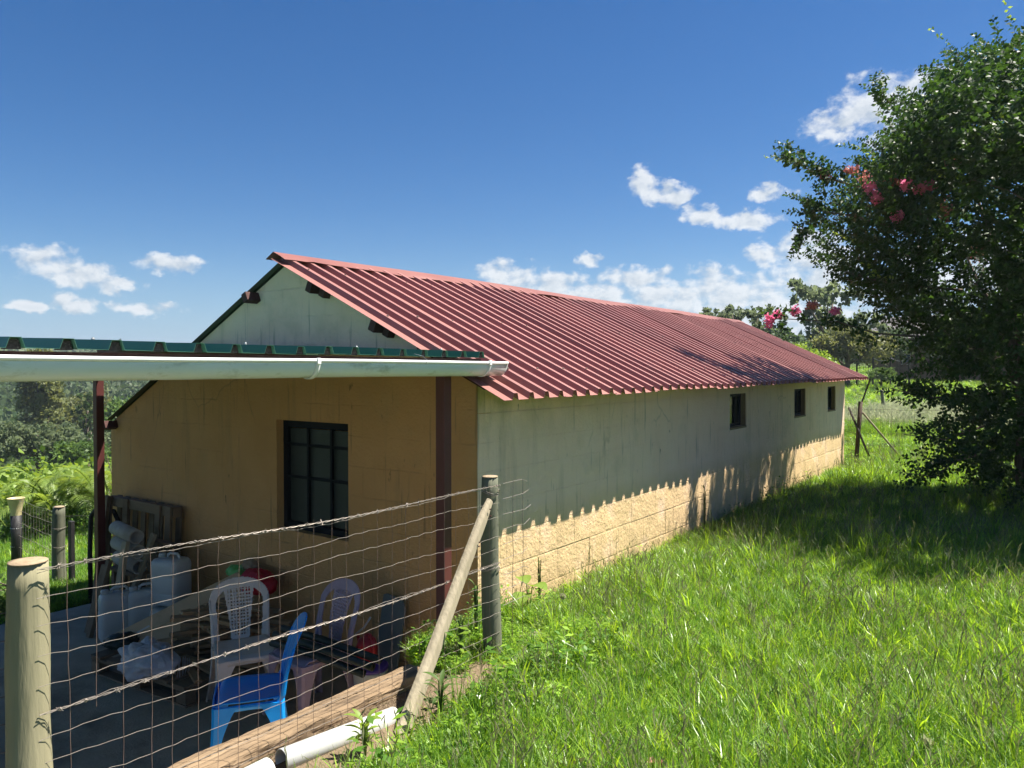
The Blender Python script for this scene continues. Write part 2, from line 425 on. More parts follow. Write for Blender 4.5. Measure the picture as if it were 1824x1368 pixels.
def wall_material(name, joints):
    m = bpy.data.materials.new(name); m.use_nodes = True
    nt = m.node_tree; N, L = nt.nodes.new, nt.links.new; b = nt.nodes['Principled BSDF']
    g = N('ShaderNodeNewGeometry'); P = g.outputs['Position']
    sep = N('ShaderNodeSeparateXYZ'); L(P, sep.inputs[0])
    def noise(scale, detail=6, stretch=(1, 1, 1), rough=.6):
        mp = N('ShaderNodeMapping'); mp.inputs['Scale'].default_value = stretch; L(P, mp.inputs[0])
        n = N('ShaderNodeTexNoise'); n.inputs['Scale'].default_value = scale; n.inputs['Detail'].default_value = detail
        n.inputs['Roughness'].default_value = rough; L(mp.outputs[0], n.inputs['Vector']); return n.outputs['Fac']
    def rng_(v, a, c, d=0.0, e=1.0):
        r = N('ShaderNodeMapRange'); L(v, r.inputs[0])
        for i, k in enumerate((a, c, d, e)): r.inputs[i + 1].default_value = k
        return r.outputs[0]
    def mixc(f, a, c):
        x = N('ShaderNodeMix'); x.data_type = 'RGBA'; L(f, x.inputs[0])
        for i, k in ((6, a), (7, c)):
            if isinstance(k, tuple): x.inputs[i].default_value = (*k, 1)
            else: L(k, x.inputs[i])
        return x.outputs[2]
    def mul(a, c):
        x = N('ShaderNodeMath'); x.operation = 'MULTIPLY'
        for i, k in enumerate((a, c)):
            if isinstance(k, (int, float)): x.inputs[i].default_value = k
            else: L(k, x.inputs[i])
        return x.outputs[0]
    col = mixc(rng_(noise(2.2, 6), .3, .7), (.86, .60, .43), (.89, .66, .49))
    if not joints:      # lower gable: ochre with carport shade put into the colour; cream above its roof
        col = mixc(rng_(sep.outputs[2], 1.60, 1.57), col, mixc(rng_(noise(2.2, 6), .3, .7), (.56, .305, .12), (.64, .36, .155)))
    # peachier colour low down on the long wall
    if joints:
        low = mul(rng_(sep.outputs[2], .62, .42), rng_(noise(3.0, 8), .22, .48))
        col = mixc(low, col, (.70, .50, .27))
        alg = mul(mul(rng_(sep.outputs[2], 1.0, 1.38), rng_(sep.outputs[1], 6.2, 3.8)), rng_(noise(3.5, 8, (1, 1, .5)), .36, .62))
        col = mixc(mul(alg, .75), col, (.24, .25, .075))
        # soil splashed up from the bed
        spl = mul(rng_(sep.outputs[2], .16, -.06), rng_(noise(9, 8), .40, .62))
        col = mixc(mul(spl, .7), col, (.34, .23, .13))
    # vertical streaks of run-off dirt
    st = mul(rng_(noise(5.5, 8, (1, 1, .10), .68), .56, .74), .35)
    col = mixc(st, col, (.24, .185, .10))
    fs = mul(rng_(noise(26, 4, (1, 1, .06), .5), .63, .73), .5)
    col = mixc(fs, col, (.13, .10, .06))
    # blotchy stains
    bl = mul(rng_(noise(1.4, 10, (1, 1, 1), .72), .55, .75), .35)
    col = mixc(bl, col, (.35, .29, .16))
    sm = mul(rng_(noise(13, 5, (1, 1, .5), .6), .67, .75), .75)
    col = mixc(sm, col, (.10, .07, .04))
    # hair cracks
    mp = N('ShaderNodeMapping'); mp.inputs['Scale'].default_value = (1, 1, .45); L(P, mp.inputs[0])
    wob = N('ShaderNodeTexNoise'); wob.inputs['Scale'].default_value = 4; L(mp.outputs[0], wob.inputs['Vector'])
    av = N('ShaderNodeVectorMath'); av.operation = 'MULTIPLY_ADD'; L(wob.outputs['Color'], av.inputs[0]); av.inputs[1].default_value = (.13, .13, .13); L(mp.outputs[0], av.inputs[2])
    vo = N('ShaderNodeTexVoronoi'); vo.feature = 'DISTANCE_TO_EDGE'; vo.inputs['Scale'].default_value = 1.15; L(av.outputs[0], vo.inputs['Vector'])
    ck = mul(rng_(vo.outputs['Distance'], .006, .0015), rng_(noise(1.1, 3), .50, .58))
    col = mixc(mul(ck, .3), col, (.16, .12, .07))
    L(col, b.inputs['Base Color']); b.inputs['Roughness'].default_value = .9; b.inputs['Specular IOR Level'].default_value = .25
    # relief: trowelled plaster
    h1 = noise(38, 6); h2 = noise(6, 6)
    ad = N('ShaderNodeMath'); ad.operation = 'MULTIPLY_ADD'; L(h2, ad.inputs[0]); ad.inputs[1].default_value = 2.2; L(h1, ad.inputs[2])
    hh = ad.outputs[0]
    if not joints:
        sb = N('ShaderNodeCombineXYZ'); L(sep.outputs[0], sb.inputs[0]); L(sep.outputs[2], sb.inputs[1])
        wv = N('ShaderNodeVectorMath'); wv.operation = 'MULTIPLY_ADD'; L(wob.outputs['Color'], wv.inputs[0]); wv.inputs[1].default_value = (.03, .03, .03); L(sb.outputs[0], wv.inputs[2])
        br = N('ShaderNodeTexBrick'); br.inputs['Scale'].default_value = 1.0; br.inputs['Brick Width'].default_value = .45; br.inputs['Row Height'].default_value = .22
        br.inputs['Mortar Size'].default_value = .009; br.inputs['Mortar Smooth'].default_value = .8
        L(wv.outputs[0], br.inputs['Vector'])
        jj = mul(br.outputs['Fac'], rng_(noise(2.3, 4), .42, .62, 0, -.6))
        a2 = N('ShaderNodeMath'); a2.operation = 'ADD'; L(hh, a2.inputs[0]); L(jj, a2.inputs[1]); hh = a2.outputs[0]
        c2 = mixc(mul(mul(br.outputs['Fac'], rng_(noise(2.3, 4), .46, .62)), .13), col, (.2, .15, .08)); L(c2, b.inputs['Base Color'])
    bp = N('ShaderNodeBump'); bp.inputs['Strength'].default_value = .8; bp.inputs['Distance'].default_value = .009
    L(hh, bp.inputs['Height']); L(bp.outputs[0], b.inputs['Normal'])
    return m
M_WALL_LONG = wall_material('peach_painted_block', True)
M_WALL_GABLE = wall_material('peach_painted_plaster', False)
M_RED = pmat('red_painted_sheet', (.285, .122, .104), (.33, .145, .124), 3, .45, .08, 30, spec=.45, dirt=(.185, .10, .085), dirt_scale=9, dirt_amt=.6, rand=.13, stretch=(.22, 1, 1))
M_REDCAP = pmat('red_painted_cap', (.19, .07, .056), (.23, .085, .068), 2.5, .5, .06, 25, spec=.4, dirt=(.25, .09, .07), dirt_scale=6, dirt_amt=.35)
M_OLDGREEN = pmat('weathered_green_sheet', (.05, .075, .055), (.085, .10, .075), 4, .6, .1, 30, dirt=(.10, .085, .06), dirt_amt=.6)
M_TIMBER_RED = pmat('dark_red_timber', (.045, .018, .015), (.09, .035, .03), 6, .8, .3, 60, stretch=(1, .2, 1))
M_NAVY = pmat('dark_blue_steel', (.004, .006, .010), (.009, .012, .018), 8, .7, .1, 60, spec=.15)
M_REVEAL = pmat('raw_brown_reveal', (.20, .135, .075), (.30, .21, .12), 7, .9, .4, 40)

def glass_mat(name, c, rough, bscale):
    m = pmat(name, c, tuple(k * 1.6 for k in c), 7, rough, .5, bscale, spec=.4, dirt=tuple(k * 3 for k in c), dirt_scale=5, dirt_amt=.45)
    return m
M_GLASS = glass_mat('obscure_glass', (.012, .017, .014), .3, 160)
M_GLASS_CLEAR = glass_mat('dim_glass', (.012, .018, .014), .08, 6)

def sheet_profile(n, pitch, hgt=.037, top=.036, base=.061):
    P = [(0.0, 0.0)]
    for k in range(n):
        c = pitch * (k + .5)
        P += [(c - base / 2, 0), (c - top / 2, hgt), (c + top / 2, hgt), (c + base / 2, 0)]
    P.append((pitch * n, 0.0))
    return P
def roof_sheet_mesh(name, n, pitch, length, cut=0.0, lip=.03, seg=4):
    """local: x runs down the slope, y across the ribs, z out of the roof"""
    prof = sheet_profile(n, pitch)
    prof = [(-lip, .0)] + prof
    b = MB(); k = len(prof); o = 0
    for i in range(seg + 1):
        for (y, z) in prof:
            t = i / seg
            b.v.append((t * length - (cut if i == seg and z > .01 else 0), y, z + .003 * math.sin(t * 5 + y * 3)))
    for i in range(seg):
        for j in range(k - 1): b.f.append((i * k + j, (i + 1) * k + j, (i + 1) * k + j + 1, i * k + j + 1))
    return b.mesh(name, recalc=False)

def build_house():
    root = thing('farm_building', 'low cream block farm building with a red ribbed metal roof', 'building', (WX, GY, 0))
    def P(o):                     # keep world coordinates under the root
        o.parent = root; o.matrix_parent_inverse = Matrix.Translation(root.location).inverted(); return o
    # long wall, built round its three small window openings, with a facing of blocks
    wins = [(8.30, 8.84), (10.80, 11.36), (12.62, 13.12)]; wz0, wz1 = .90, 1.28
    b = MB(); ys = [GY + .003] + [q for w in wins for q in w] + [EY]
    for i in range(0, len(ys), 2):
        b.hexa([(WX - .15, ys[i], -.35), (WX - .008, ys[i], -.35), (WX - .008, ys[i + 1], -.35), (WX - .15, ys[i + 1], -.35),
                (WX - .15, ys[i], 1.56), (WX - .008, ys[i], 1.50), (WX - .008, ys[i + 1], 1.50), (WX - .15, ys[i + 1], 1.56)])
    for (a, c) in wins:
        b.span(WX - .15, WX - .008, a, c, -.35, wz0); b.span(WX - .15, WX - .008, a, c, wz1, 1.50)
    wall = P(b.build('long_wall', M_WALL_LONG)); wall['label'] = 'long painted block wall under the eave, sunlit along its foot'
    zs = [-.30, -.20, .02, .24, .46, .68, .90, 1.09, 1.28, 1.505]
    L0 = .472; gap = .0012
    cache = {}
    def block(y0, y1, z0, z1):
        foot = z1 < .47                      # the rendering is worn off the lowest courses
        g2, th, e = (.0009, .0018, .010) if foot else (.0009, .0014, .003)
        key = (round(y1 - y0, 2), round(z1 - z0, 2), foot, rng.randrange(3)); me = cache.get(key)
        if me is None:
            ly, lz = (y1 - y0) / 2 - g2 / 2, (z1 - z0) / 2 - g2 / 2; j = lambda: rng.uniform(-.6, .6) * e
            bb = MB()
            bb.hexa([(0, -ly, -lz), (0, ly, -lz), (0, ly, lz), (0, -ly, lz),
                     (th, -ly + e + j(), -lz + e + j()), (th, ly - e + j(), -lz + e + j()), (th, ly - e + j(), lz - e + j()), (th, -ly + e + j(), lz - e + j())])
            me = bb.mesh('block'); cache[key] = me
        o = place(me, 'block', M_WALL_LONG); o.parent = wall
        o.location = (WX - (.0018 if foot else .0014) + rng.uniform(-.0012, .0008) * (2 if foot else 1), (y0 + y1) / 2, (z0 + z1) / 2)
    for r_ in range(len(zs) - 1):
        z0, z1 = zs[r_], zs[r_ + 1]
        y = GY + .004 - (L0 / 2 if r_ % 2 else 0)
        while y < EY - .01:
            a, c = max(y, GY + .004), min(y + L0, EY); y += L0
            parts = [(a, c)]
            if z0 >= wz0 - .001 and z1 <= wz1 + .001:
                for (w0, w1) in wins:
                    parts = [q for (p0, p1) in parts for q in (((p0, min(p1, w0)), (max(p0, w1), p1)) if p0 < w1 and p1 > w0 else ((p0, p1),)) if q[1] - q[0] > .02]
            for (p0, p1) in parts: block(p0, p1, z0, z1)
    # small windows
    for i, (a, c) in enumerate(wins):
        w = MB()
        d = WX - .085
        for (y0, y1, z0, z1) in ((a, c, wz0, wz0 + .035), (a, c, wz1 - .035, wz1), (a, a + .03, wz0 + .035, wz1 - .035), (c - .035, c, wz0 + .035, wz1 - .035), ((a + c) / 2 + .06, (a + c) / 2 + .085, wz0 + .035, wz1 - .035)):
            w.span(d - .025, d + .02, y0, y1, z0, z1)
        fr = P(w.build('small_window', M_NAVY, bevel=.003)); fr['label'] = 'small dark steel window in the long wall'
        p = MB().span(d - .006, d + .002, a + .028, (a + c) / 2 + .062, wz0 + .034, wz1 - .034).build('pane', M_GLASS_CLEAR); p.parent = fr
        p = MB().span(d - .006, d + .002, (a + c) / 2 + .083, c - .034, wz0 + .034, wz1 - .034).build('pane', M_GLASS_CLEAR); p.parent = fr
        s_ = MB().hexa([(WX - .12, a + .002, wz0 - .02), (WX + .004, a + .002, wz0 - .02), (WX + .004, c - .002, wz0 - .02), (WX - .12, c - .002, wz0 - .02),
                        (WX - .12, a + .002, wz0 + .012), (WX + .004, a + .002, wz0 + .002), (WX + .004, c - .002, wz0 + .002), (WX - .12, c - .002, wz0 + .012)]).build('sill', M_REVEAL); s_.parent = fr
        for yy in (a, c):
            k = MB().span(WX - .145, WX - .012, yy - .004 if yy == a else yy - .008, yy + .008 if yy == a else yy + .004, wz0, wz1).build('reveal', M_REVEAL); k.parent = fr
    # gable wall with the window opening
    gw = (-5.05, -4.22, .30, 1.165)
    b = MB(); cols = [LX, gw[0], RID[0], gw[1], WX - .006]
    def col(x0, x1, z0, z1):
        t0 = z1 if z1 is not None else roof_under(x0) - .015; t1 = z1 if z1 is not None else roof_under(x1) - .015
        b.hexa([(x0, GY, z0), (x1, GY, z0), (x1, GY + .15, z0), (x0, GY + .15, z0), (x0, GY, t0), (x1, GY, t1), (x1, GY + .15, t1), (x0, GY + .15, t0)])
    col(LX, gw[0], -.9, None); col(gw[1], WX - .006, -.9, None)
    col(gw[0], gw[1], -.9, gw[2])
    col(gw[0], RID[0], gw[3], None); col(RID[0], gw[1], gw[3], None)
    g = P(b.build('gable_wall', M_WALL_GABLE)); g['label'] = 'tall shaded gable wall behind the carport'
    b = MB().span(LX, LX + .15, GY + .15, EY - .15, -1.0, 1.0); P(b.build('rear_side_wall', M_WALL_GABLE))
    b = MB()
    for (x0, x1) in ((LX, RID[0]), (RID[0], WX - .009)):
        b.hexa([(x0, EY - .15, -.9), (x1, EY - .15, -.9), (x1, EY, -.9), (x0, EY, -.9), (x0, EY - .15, roof_under(x0) - .015), (x1, EY - .15, roof_under(x1) - .015), (x1, EY, roof_under(x1) - .015), (x0, EY, roof_under(x0) - .015)])
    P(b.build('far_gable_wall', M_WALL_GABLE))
    b = MB().span(LX + .15, WX - .15, GY + .15, EY - .15, -.7, -.62); P(b.build('inner_floor', M_CONC))
    # gable window: steel frame of nine panes
    yf = GY + .095; x0, x1, z0, z1 = gw
    w = MB(); bw = .022
    xc = [x0 + .028, x0 + .028 + .25, x0 + .028 + .25 + .268, x1 - .01]; zc = [z0 + .045, z0 + .045 + .385, z0 + .045 + .385 + .255, z1 - .055]
    w.span(x0, x0 + .05, yf - .03, yf + .02, z0, z1); w.span(x1 - .022, x1, yf - .03, yf + .02, z0, z1)
    w.span(x0 + .05, x1 - .022, yf - .03, yf + .02, z0, z0 + .055); w.span(x0 + .05, x1 - .022, yf - .03, yf + .02, z1 - .06, z1)
    xb = [x0 + .05, x0 + .05 + .238, x0 + .05 + .238 + .27, x1 - .022]; zb = [z0 + .055, z0 + .055 + .36, z0 + .055 + .36 + .255, z1 - .06]
    for k in (1, 2): w.span(xb[k] - bw / 2, xb[k] + bw / 2, yf - .024, yf + .014, zb[0], zb[3])
    for k in (1, 2):
        for q in range(3):
            w.span(xb[q] + (bw / 2 if q else 0), xb[q + 1] - (bw / 2 if q < 2 else 0), yf - .022, yf + .012, zb[k] - bw / 2, zb[k] + bw / 2)
    fr = P(w.build('window', M_NAVY, bevel=.002, seg=1)); fr['label'] = 'dark steel window of nine obscure panes in the gable wall'
    for i in range(3):
        for j in range(3):
            e = .008
            q = MB().span(xb[i] + e, xb[i + 1] - e, yf - .004 + rng.uniform(-.002, .002), yf + .002, zb[j] + e, zb[j + 1] - e).build('pane', M_GLASS); q.parent = fr
            q.rotation_euler = (0, 0, 0)
    q = MB().span(x0 + .002, x1 - .002, GY - .004, GY + .065, z0 - .03, z0 + .006).build('sill', M_WALL_GABLE); q.parent = fr
    # purlin ends under the verge
    for (x, zt) in ((-5.28, None), (-4.50, None), (-3.84, None), (-7.56, None), (-6.4, None)):
        z = roof_under(x) - (.055 if x > RID[0] else .075)
        for k in (0, 1):
            if k and x < -5.2: continue
            p = MB().box((x + .075 * k, GY - .04 + (.03 if k else 0), z - .035 * k), (.06, .17 - .06 * k, .075), (0, -.433 if x < RID[0] else .433, 0)).build('purlin_end', M_TIMBER_RED, bevel=.004); P(p)
    P(MB().beam((-3.42, GY - .10, roof_under(-3.42) - .012), (-2.86, GY - .10, roof_under(-2.86) - .012), .05, .022).build('barge_strip', M_TIMBER_RED))
    for x in np.linspace(-6.9, -3.1, 7):
        p = MB().box((x, (GY + EY) / 2 + .2, roof_under(x) - .045), (.05, EY - GY - .4, .05)).build('purlin', M_TIMBER_RED); P(p)
    # roof sheets
    NS = 15; pitch = .1703; wd = pitch * 4; y0 = 3.655
    def slope(A, B): d = Vector((B[0] - A[0], 0, B[1] - A[1])); return d
    dr = slope(RID, EAV); dl = slope(RID, EAL)
    mr = [roof_sheet_mesh('roof_sheet', 4, pitch, dr.length + k * .006, .017 + .003 * k) for k in range(3)]
    mlft = roof_sheet_mesh('roof_sheet', 4, pitch, dl.length)
    for k in range(NS):
        for side, d, me, mat in ((1, dr, mr[k % 3], M_RED), (-1, dl, mlft, M_OLDGREEN)):
            o = place(me, 'roof_sheet', mat, solid=.0016)
            ex = d.normalized(); ey = Vector((0, 1, 0)); ez = ex.cross(ey)
            if ez.z < 0: ey = -ey; ez = ex.cross(ey)
            Mx = Matrix((ex, ey, ez)).transposed().to_4x4()
            off = y0 + k * wd if ey.y > 0 else y0 + .075 + (k + 1) * wd
            Mx.translation = Vector((RID[0], off, RID[1])) + ez * (.003 + (.0, .0045, .009, .0035, .012)[(k * 3) % 5] + rng.uniform(0, .002)) + ex * rng.uniform(.0, .008)
            Mx = Mx @ Matrix.Rotation(rng.uniform(-.0012, .0012), 4, 'Z')
            P(o); o.matrix_basis = Mx
    # fixing screws on the rib crowns, in rows over the purlins
    sme = MB().lathe([(.009, 0), (.009, .003), (.0055, .004), (.0055, .009), (0, .010)], 8).mesh('roof_screw')
    nr0 = dr.normalized(); up0 = Vector((-nr0.z, 0, nr0.x)); up0 = up0 if up0.z > 0 else -up0
    for k in range(NS * 4):
        if k % 4 in (0, 2):
            for u in (.32, 1.2, 2.08):
                p = Vector((RID[0], y0 + (k + .5) * pitch + rng.uniform(-.006, .006), RID[1])) + nr0 * (u + rng.uniform(-.02, .02)) + up0 * .043
                P(place(sme, 'roof_screw', M_GALV, loc=p, rot=(0, math.atan2(up0.x, up0.z), 0)))
    # ridge capping, buckled along its lower edge
    b = MB(); n = 150; Y0, Y1 = 3.65, 13.88
    nr = dr.normalized(); nl = dl.normalized()
    upr = Vector((-nr.z, 0, nr.x)); upl = Vector((nl.z, 0, -nl.x))
    for i in range(n + 1):
        y = Y0 + (Y1 - Y0) * i / n
        wob = .006 * math.sin(y * 2.1) + .008 * math.sin(y * 5.3 + 1) + .004 * math.sin(y * 13)
        lift = .040 + .012 * max(0, math.sin(y * 1.9 + .4)) + .006 * math.sin(y * 7.1)
        c = Vector((RID[0], y, RID[1] + .062 + .006 * math.sin(y * 1.3)))
        if y < 3.9: lift -= .01
        a0 = Vector((RID[0], y, RID[1])) + nr * (.12 + wob) + upr * (lift + .002)
        a1 = Vector((RID[0], y, RID[1])) + nr * (.07) + upr * (.047 + .006 * math.sin(y * 3.7))
        l1 = Vector((RID[0], y, RID[1])) + nl * .08 + upl * .046
        b.v += [tuple(q) for q in (a0, a1, c, l1)]
    for i in range(n):
        for j in range(3): b.f.append((i * 4 + j, i * 4 + j + 1, (i + 1) * 4 + j + 1, (i + 1) * 4 + j))
    rc = P(b.build('ridge_cap', M_REDCAP, solid=.0018)); rc['label'] = 'buckled red ridge capping'
    return root
build_house()

# ------------------------------------------------------------------ carport in front of the gable
M_GREEN = pmat('green_painted_sheet', (.045, .14, .085), (.06, .165, .105), 3, .4, .08, 40, dirt=(.07, .08, .06), dirt_scale=6, dirt_amt=.5)
M_PVC = pmat('aged_white_pvc', (.78, .80, .80), (.84, .85, .83), 5, .35, .03, 60, dirt=(.30, .34, .22), dirt_scale=9, dirt_amt=.45, stretch=(1, .35, 1))
M_PVC_LOW = pmat('stained_gutter_underside', (.70, .77, .80), (.64, .71, .70), 6, .18, .03, 60, dirt=(.16, .18, .10), dirt_scale=8, dirt_amt=.75, stretch=(1, .4, 1))
M_STEEL_RED = pmat('oxide_red_steel', (.095, .026, .024), (.125, .036, .032), 5, .5, .08, 50, dirt=(.06, .022, .02), dirt_amt=.5)
M_GALV = pmat('galvanised_steel', (.30, .31, .31), (.42, .43, .42), 12, .45, .1, 80, metallic=.7)
GX = -2.885         # gutter centre line
def build_carport():
    root = thing('carport', 'flat green metal carport on dark red posts with a white gutter', 'carport', (-3.05, 3.50, FLOOR))
    def P(o): o.parent = root; o.matrix_parent_inverse = Matrix.Translation(root.location).inverted(); return o
    pitch = .1716; y_first = 1.117 - pitch * 12.5
    xe, ze, slope = -2.905, 1.634, .030
    me = roof_sheet_mesh('roof_sheet', 4, pitch, 4.10, lip=.02)
    for k in range(-3, 7):  # sheets out of view towards the camera added to keep sky light off the gable
        o = place(me, 'roof_sheet', M_GREEN, solid=.0016)
        ex = Vector((-1, 0, slope)).normalized(); ez = Vector((slope, 0, 1)).normalized(); ey = ez.cross(ex)
        Mx = Matrix((ex, ey, ez)).transposed().to_4x4()
        Mx.translation = Vector((xe + rng.uniform(-.004, .004), y_first + (k + 1) * pitch * 4, ze + .003 * (k % 2)))
        P(o); o.matrix_basis = Mx
    # dark foam closers plugging the ends of the ribs
    M_FOAM = pmat('dark_foam', (.035, .03, .025), (.06, .05, .042), 30, .95, .4, 150)
    cl = MB(); b2, t2, h = .026, .017, .034
    cl.hexa([(-.03, -b2, 0), (0, -b2, 0), (0, b2, 0), (-.03, b2, 0), (-.03, -t2, h), (0, -t2, h), (0, t2, h), (-.03, t2, h)])
    cme = cl.mesh('rib_closer')
    for n in range(-24, 16):
        o = place(cme, 'rib_closer', M_FOAM, loc=(xe - .012 - rng.uniform(0, .01), 1.117 + pitch * n, ze + .002)); P(o)
    for n in range(-10, 16, 4):
        o = MB().lathe([(.007, 0), (.007, .006), (.004, .012)], 8, (xe - .18, 1.117 + pitch * n, ze + .045)).build('roof_screw', M_GALV); P(o)
    # posts: square tubes
    for (x, y) in ((-3.05, 3.50), (-7.20, 3.45), (-3.05, -2.9), (-7.20, -2.9)):
        o = P(MB().span(x - .035, x + .035, y - .035, y + .035, FLOOR - .02, 1.565).build('post', M_STEEL_RED, bevel=.006))
    for y in (3.50, 1.3, -1.1, -2.9):
        o = P(MB().beam((-3.0, y, 1.598), (-7.27, y, 1.598 + .13), .05, .05).build('rafter', M_STEEL_RED))
    P(MB().span(-3.075, -3.025, -3.1, 3.75, 1.567, 1.572 + .001).build('edge_plate', M_STEEL_RED))
    P(MB().span(-2.985, -2.965, -3.15, 3.76, 1.535, 1.630).build('fascia_board', M_TIMBER_RED))
    # half round gutter with a rolled front lip
    R0 = .062; prof = []
    zc = 1.604
    for i in range(17):
        a = math.pi + math.pi * i / 16; prof.append((GX + R0 * math.cos(a), zc + .075 * math.sin(a) if True else 0))
    b = MB(); Y0, Y1 = -3.2, 3.845; n = 40
    for i in range(n + 1):
        y = Y0 + (Y1 - Y0) * i / n
        for (x, z) in prof: b.v.append((x, y, z - .004 * (i / n) + .0015 * math.sin(y * 3)))
    k = len(prof)
    for i in range(n):
        for j in range(k - 1): b.f.append((i * k + j, (i + 1) * k + j, (i + 1) * k + j + 1, i * k + j + 1))
    g = P(b.build('gutter', M_PVC_LOW, smooth=True, solid=.003)); g['label'] = 'white half-round gutter along the carport edge, stained green below'
    lip = MB().tube([(GX + R0 + .002, Y0 + (Y1 - Y0) * i / 20, zc + .004 - .004 * i / 20 + .0015 * math.sin((Y0 + (Y1 - Y0) * i / 20) * 3)) for i in range(21)], .0095, 12).build('front_lip', M_PVC, smooth=True); lip.parent = g
    capm = MB(); ring = [(x, 3.846, z - .004) for (x, z) in prof]; capm.prism(ring, (0, .004, 0))
    c = capm.build('end_cap', M_PVC_LOW); c.parent = g
    for y in (2.35, 3.66, .75, -.6):
        br = MB(); m_ = 14; dz = -.004 * (y - Y0) / (Y1 - Y0)
        rows = []
        for yy in (y - .012, y + .012):
            for i in range(m_ + 1):
                a = math.pi + math.pi * 1.02 * i / m_
                br.v.append((GX + (R0 + .005) * math.cos(a), yy, zc + dz + .081 * math.sin(a)))
        for i in range(m_): br.f.append((i, i + 1, m_ + 2 + i, m_ + 1 + i))
        o = br.build('gutter_bracket', M_PVC_LOW if y != 2.35 else M_PVC, solid=.004, smooth=True); o.parent = g
        o = MB().box((GX + R0 + .008, y, zc + dz + .002), (.014, .022, .03)).build('bracket_clip', M_PVC, bevel=.003); o.parent = g
    tie = MB().tube([(GX + R0 + .012, 3.08, zc - .012), (GX + R0 + .014, 3.09, zc + .012), (GX + R0 - .01, 3.075, zc + .034), (GX + .01, 3.06, zc + .045)], .0012, 5).build('wire_tie', M_GALV); tie.parent = g
build_carport()

# ------------------------------------------------------------------ wire fence along the lawn edge
M_POLE = pmat('weathered_pole', (.19, .175, .10), (.33, .30, .19), 5, .85, .6, 35, stretch=(1, 1, .12), dirt=(.09, .095, .05), dirt_scale=5, dirt_amt=.75)
M_POLE_G = pmat('greenish_treated_pole', (.10, .11, .075), (.19, .19, .13), 5, .85, .4, 35, stretch=(1, 1, .12), dirt=(.05, .055, .04), dirt_scale=4, dirt_amt=.7)
M_PLANK = pmat('bleached_timber', (.25, .21, .14), (.40, .345, .24), 6, .85, .6, 40, stretch=(1, 1, .10), dirt=(.2, .17, .11), dirt_scale=5, dirt_amt=.6)
M_ENDGRAIN = pmat('pole_end_grain', (.26, .19, .12), (.38, .29, .19), 25, .9, .4, 60, dirt=(.2, .15, .1), dirt_scale=12)
M_WIRE = pmat('rusty_galvanised_wire', (.22, .19, .16), (.35, .31, .27), 20, .5, 0, metallic=.3, dirt=(.22, .14, .10), dirt_scale=5, dirt_amt=.5)
M_WIRE_R = pmat('rusted_wire', (.16, .10, .08), (.26, .18, .145), 20, .6, 0, metallic=.2)

def pole(name, base, top, r0, r1, mat, parent=None, n=18, cap=True, seed=1):
    b = MB(); base, top = Vector(base), Vector(top); k = 14; rr = random.Random(seed)
    ph = rr.uniform(0, 6)
    path = []; rad = []
    for i in range(k + 1):
        t = i / k; p = base.lerp(top, t) + Vector((.006 * math.sin(t * 5 + ph), .005 * math.cos(t * 4 + ph), 0)); path.append(p); rad.append(r0 + (r1 - r0) * t + .0015 * math.sin(t * 17 + ph))
    rad[-1] *= .96
    b.tube(path, rad, n)
    o = b.build(name, mat, parent, smooth=True); return o

def wob_path(a, b_, n, amp, seed):
    a, b_ = Vector(a), Vector(b_); rr = random.Random(seed); P = []
    for i in range(n + 1):
        t = i / n; p = a.lerp(b_, t)
        if 0 < i < n: p = p + Vector((rr.uniform(-amp, amp), rr.uniform(-amp, amp) * .3, rr.uniform(-amp, amp)))
        P.append(p)
    return P

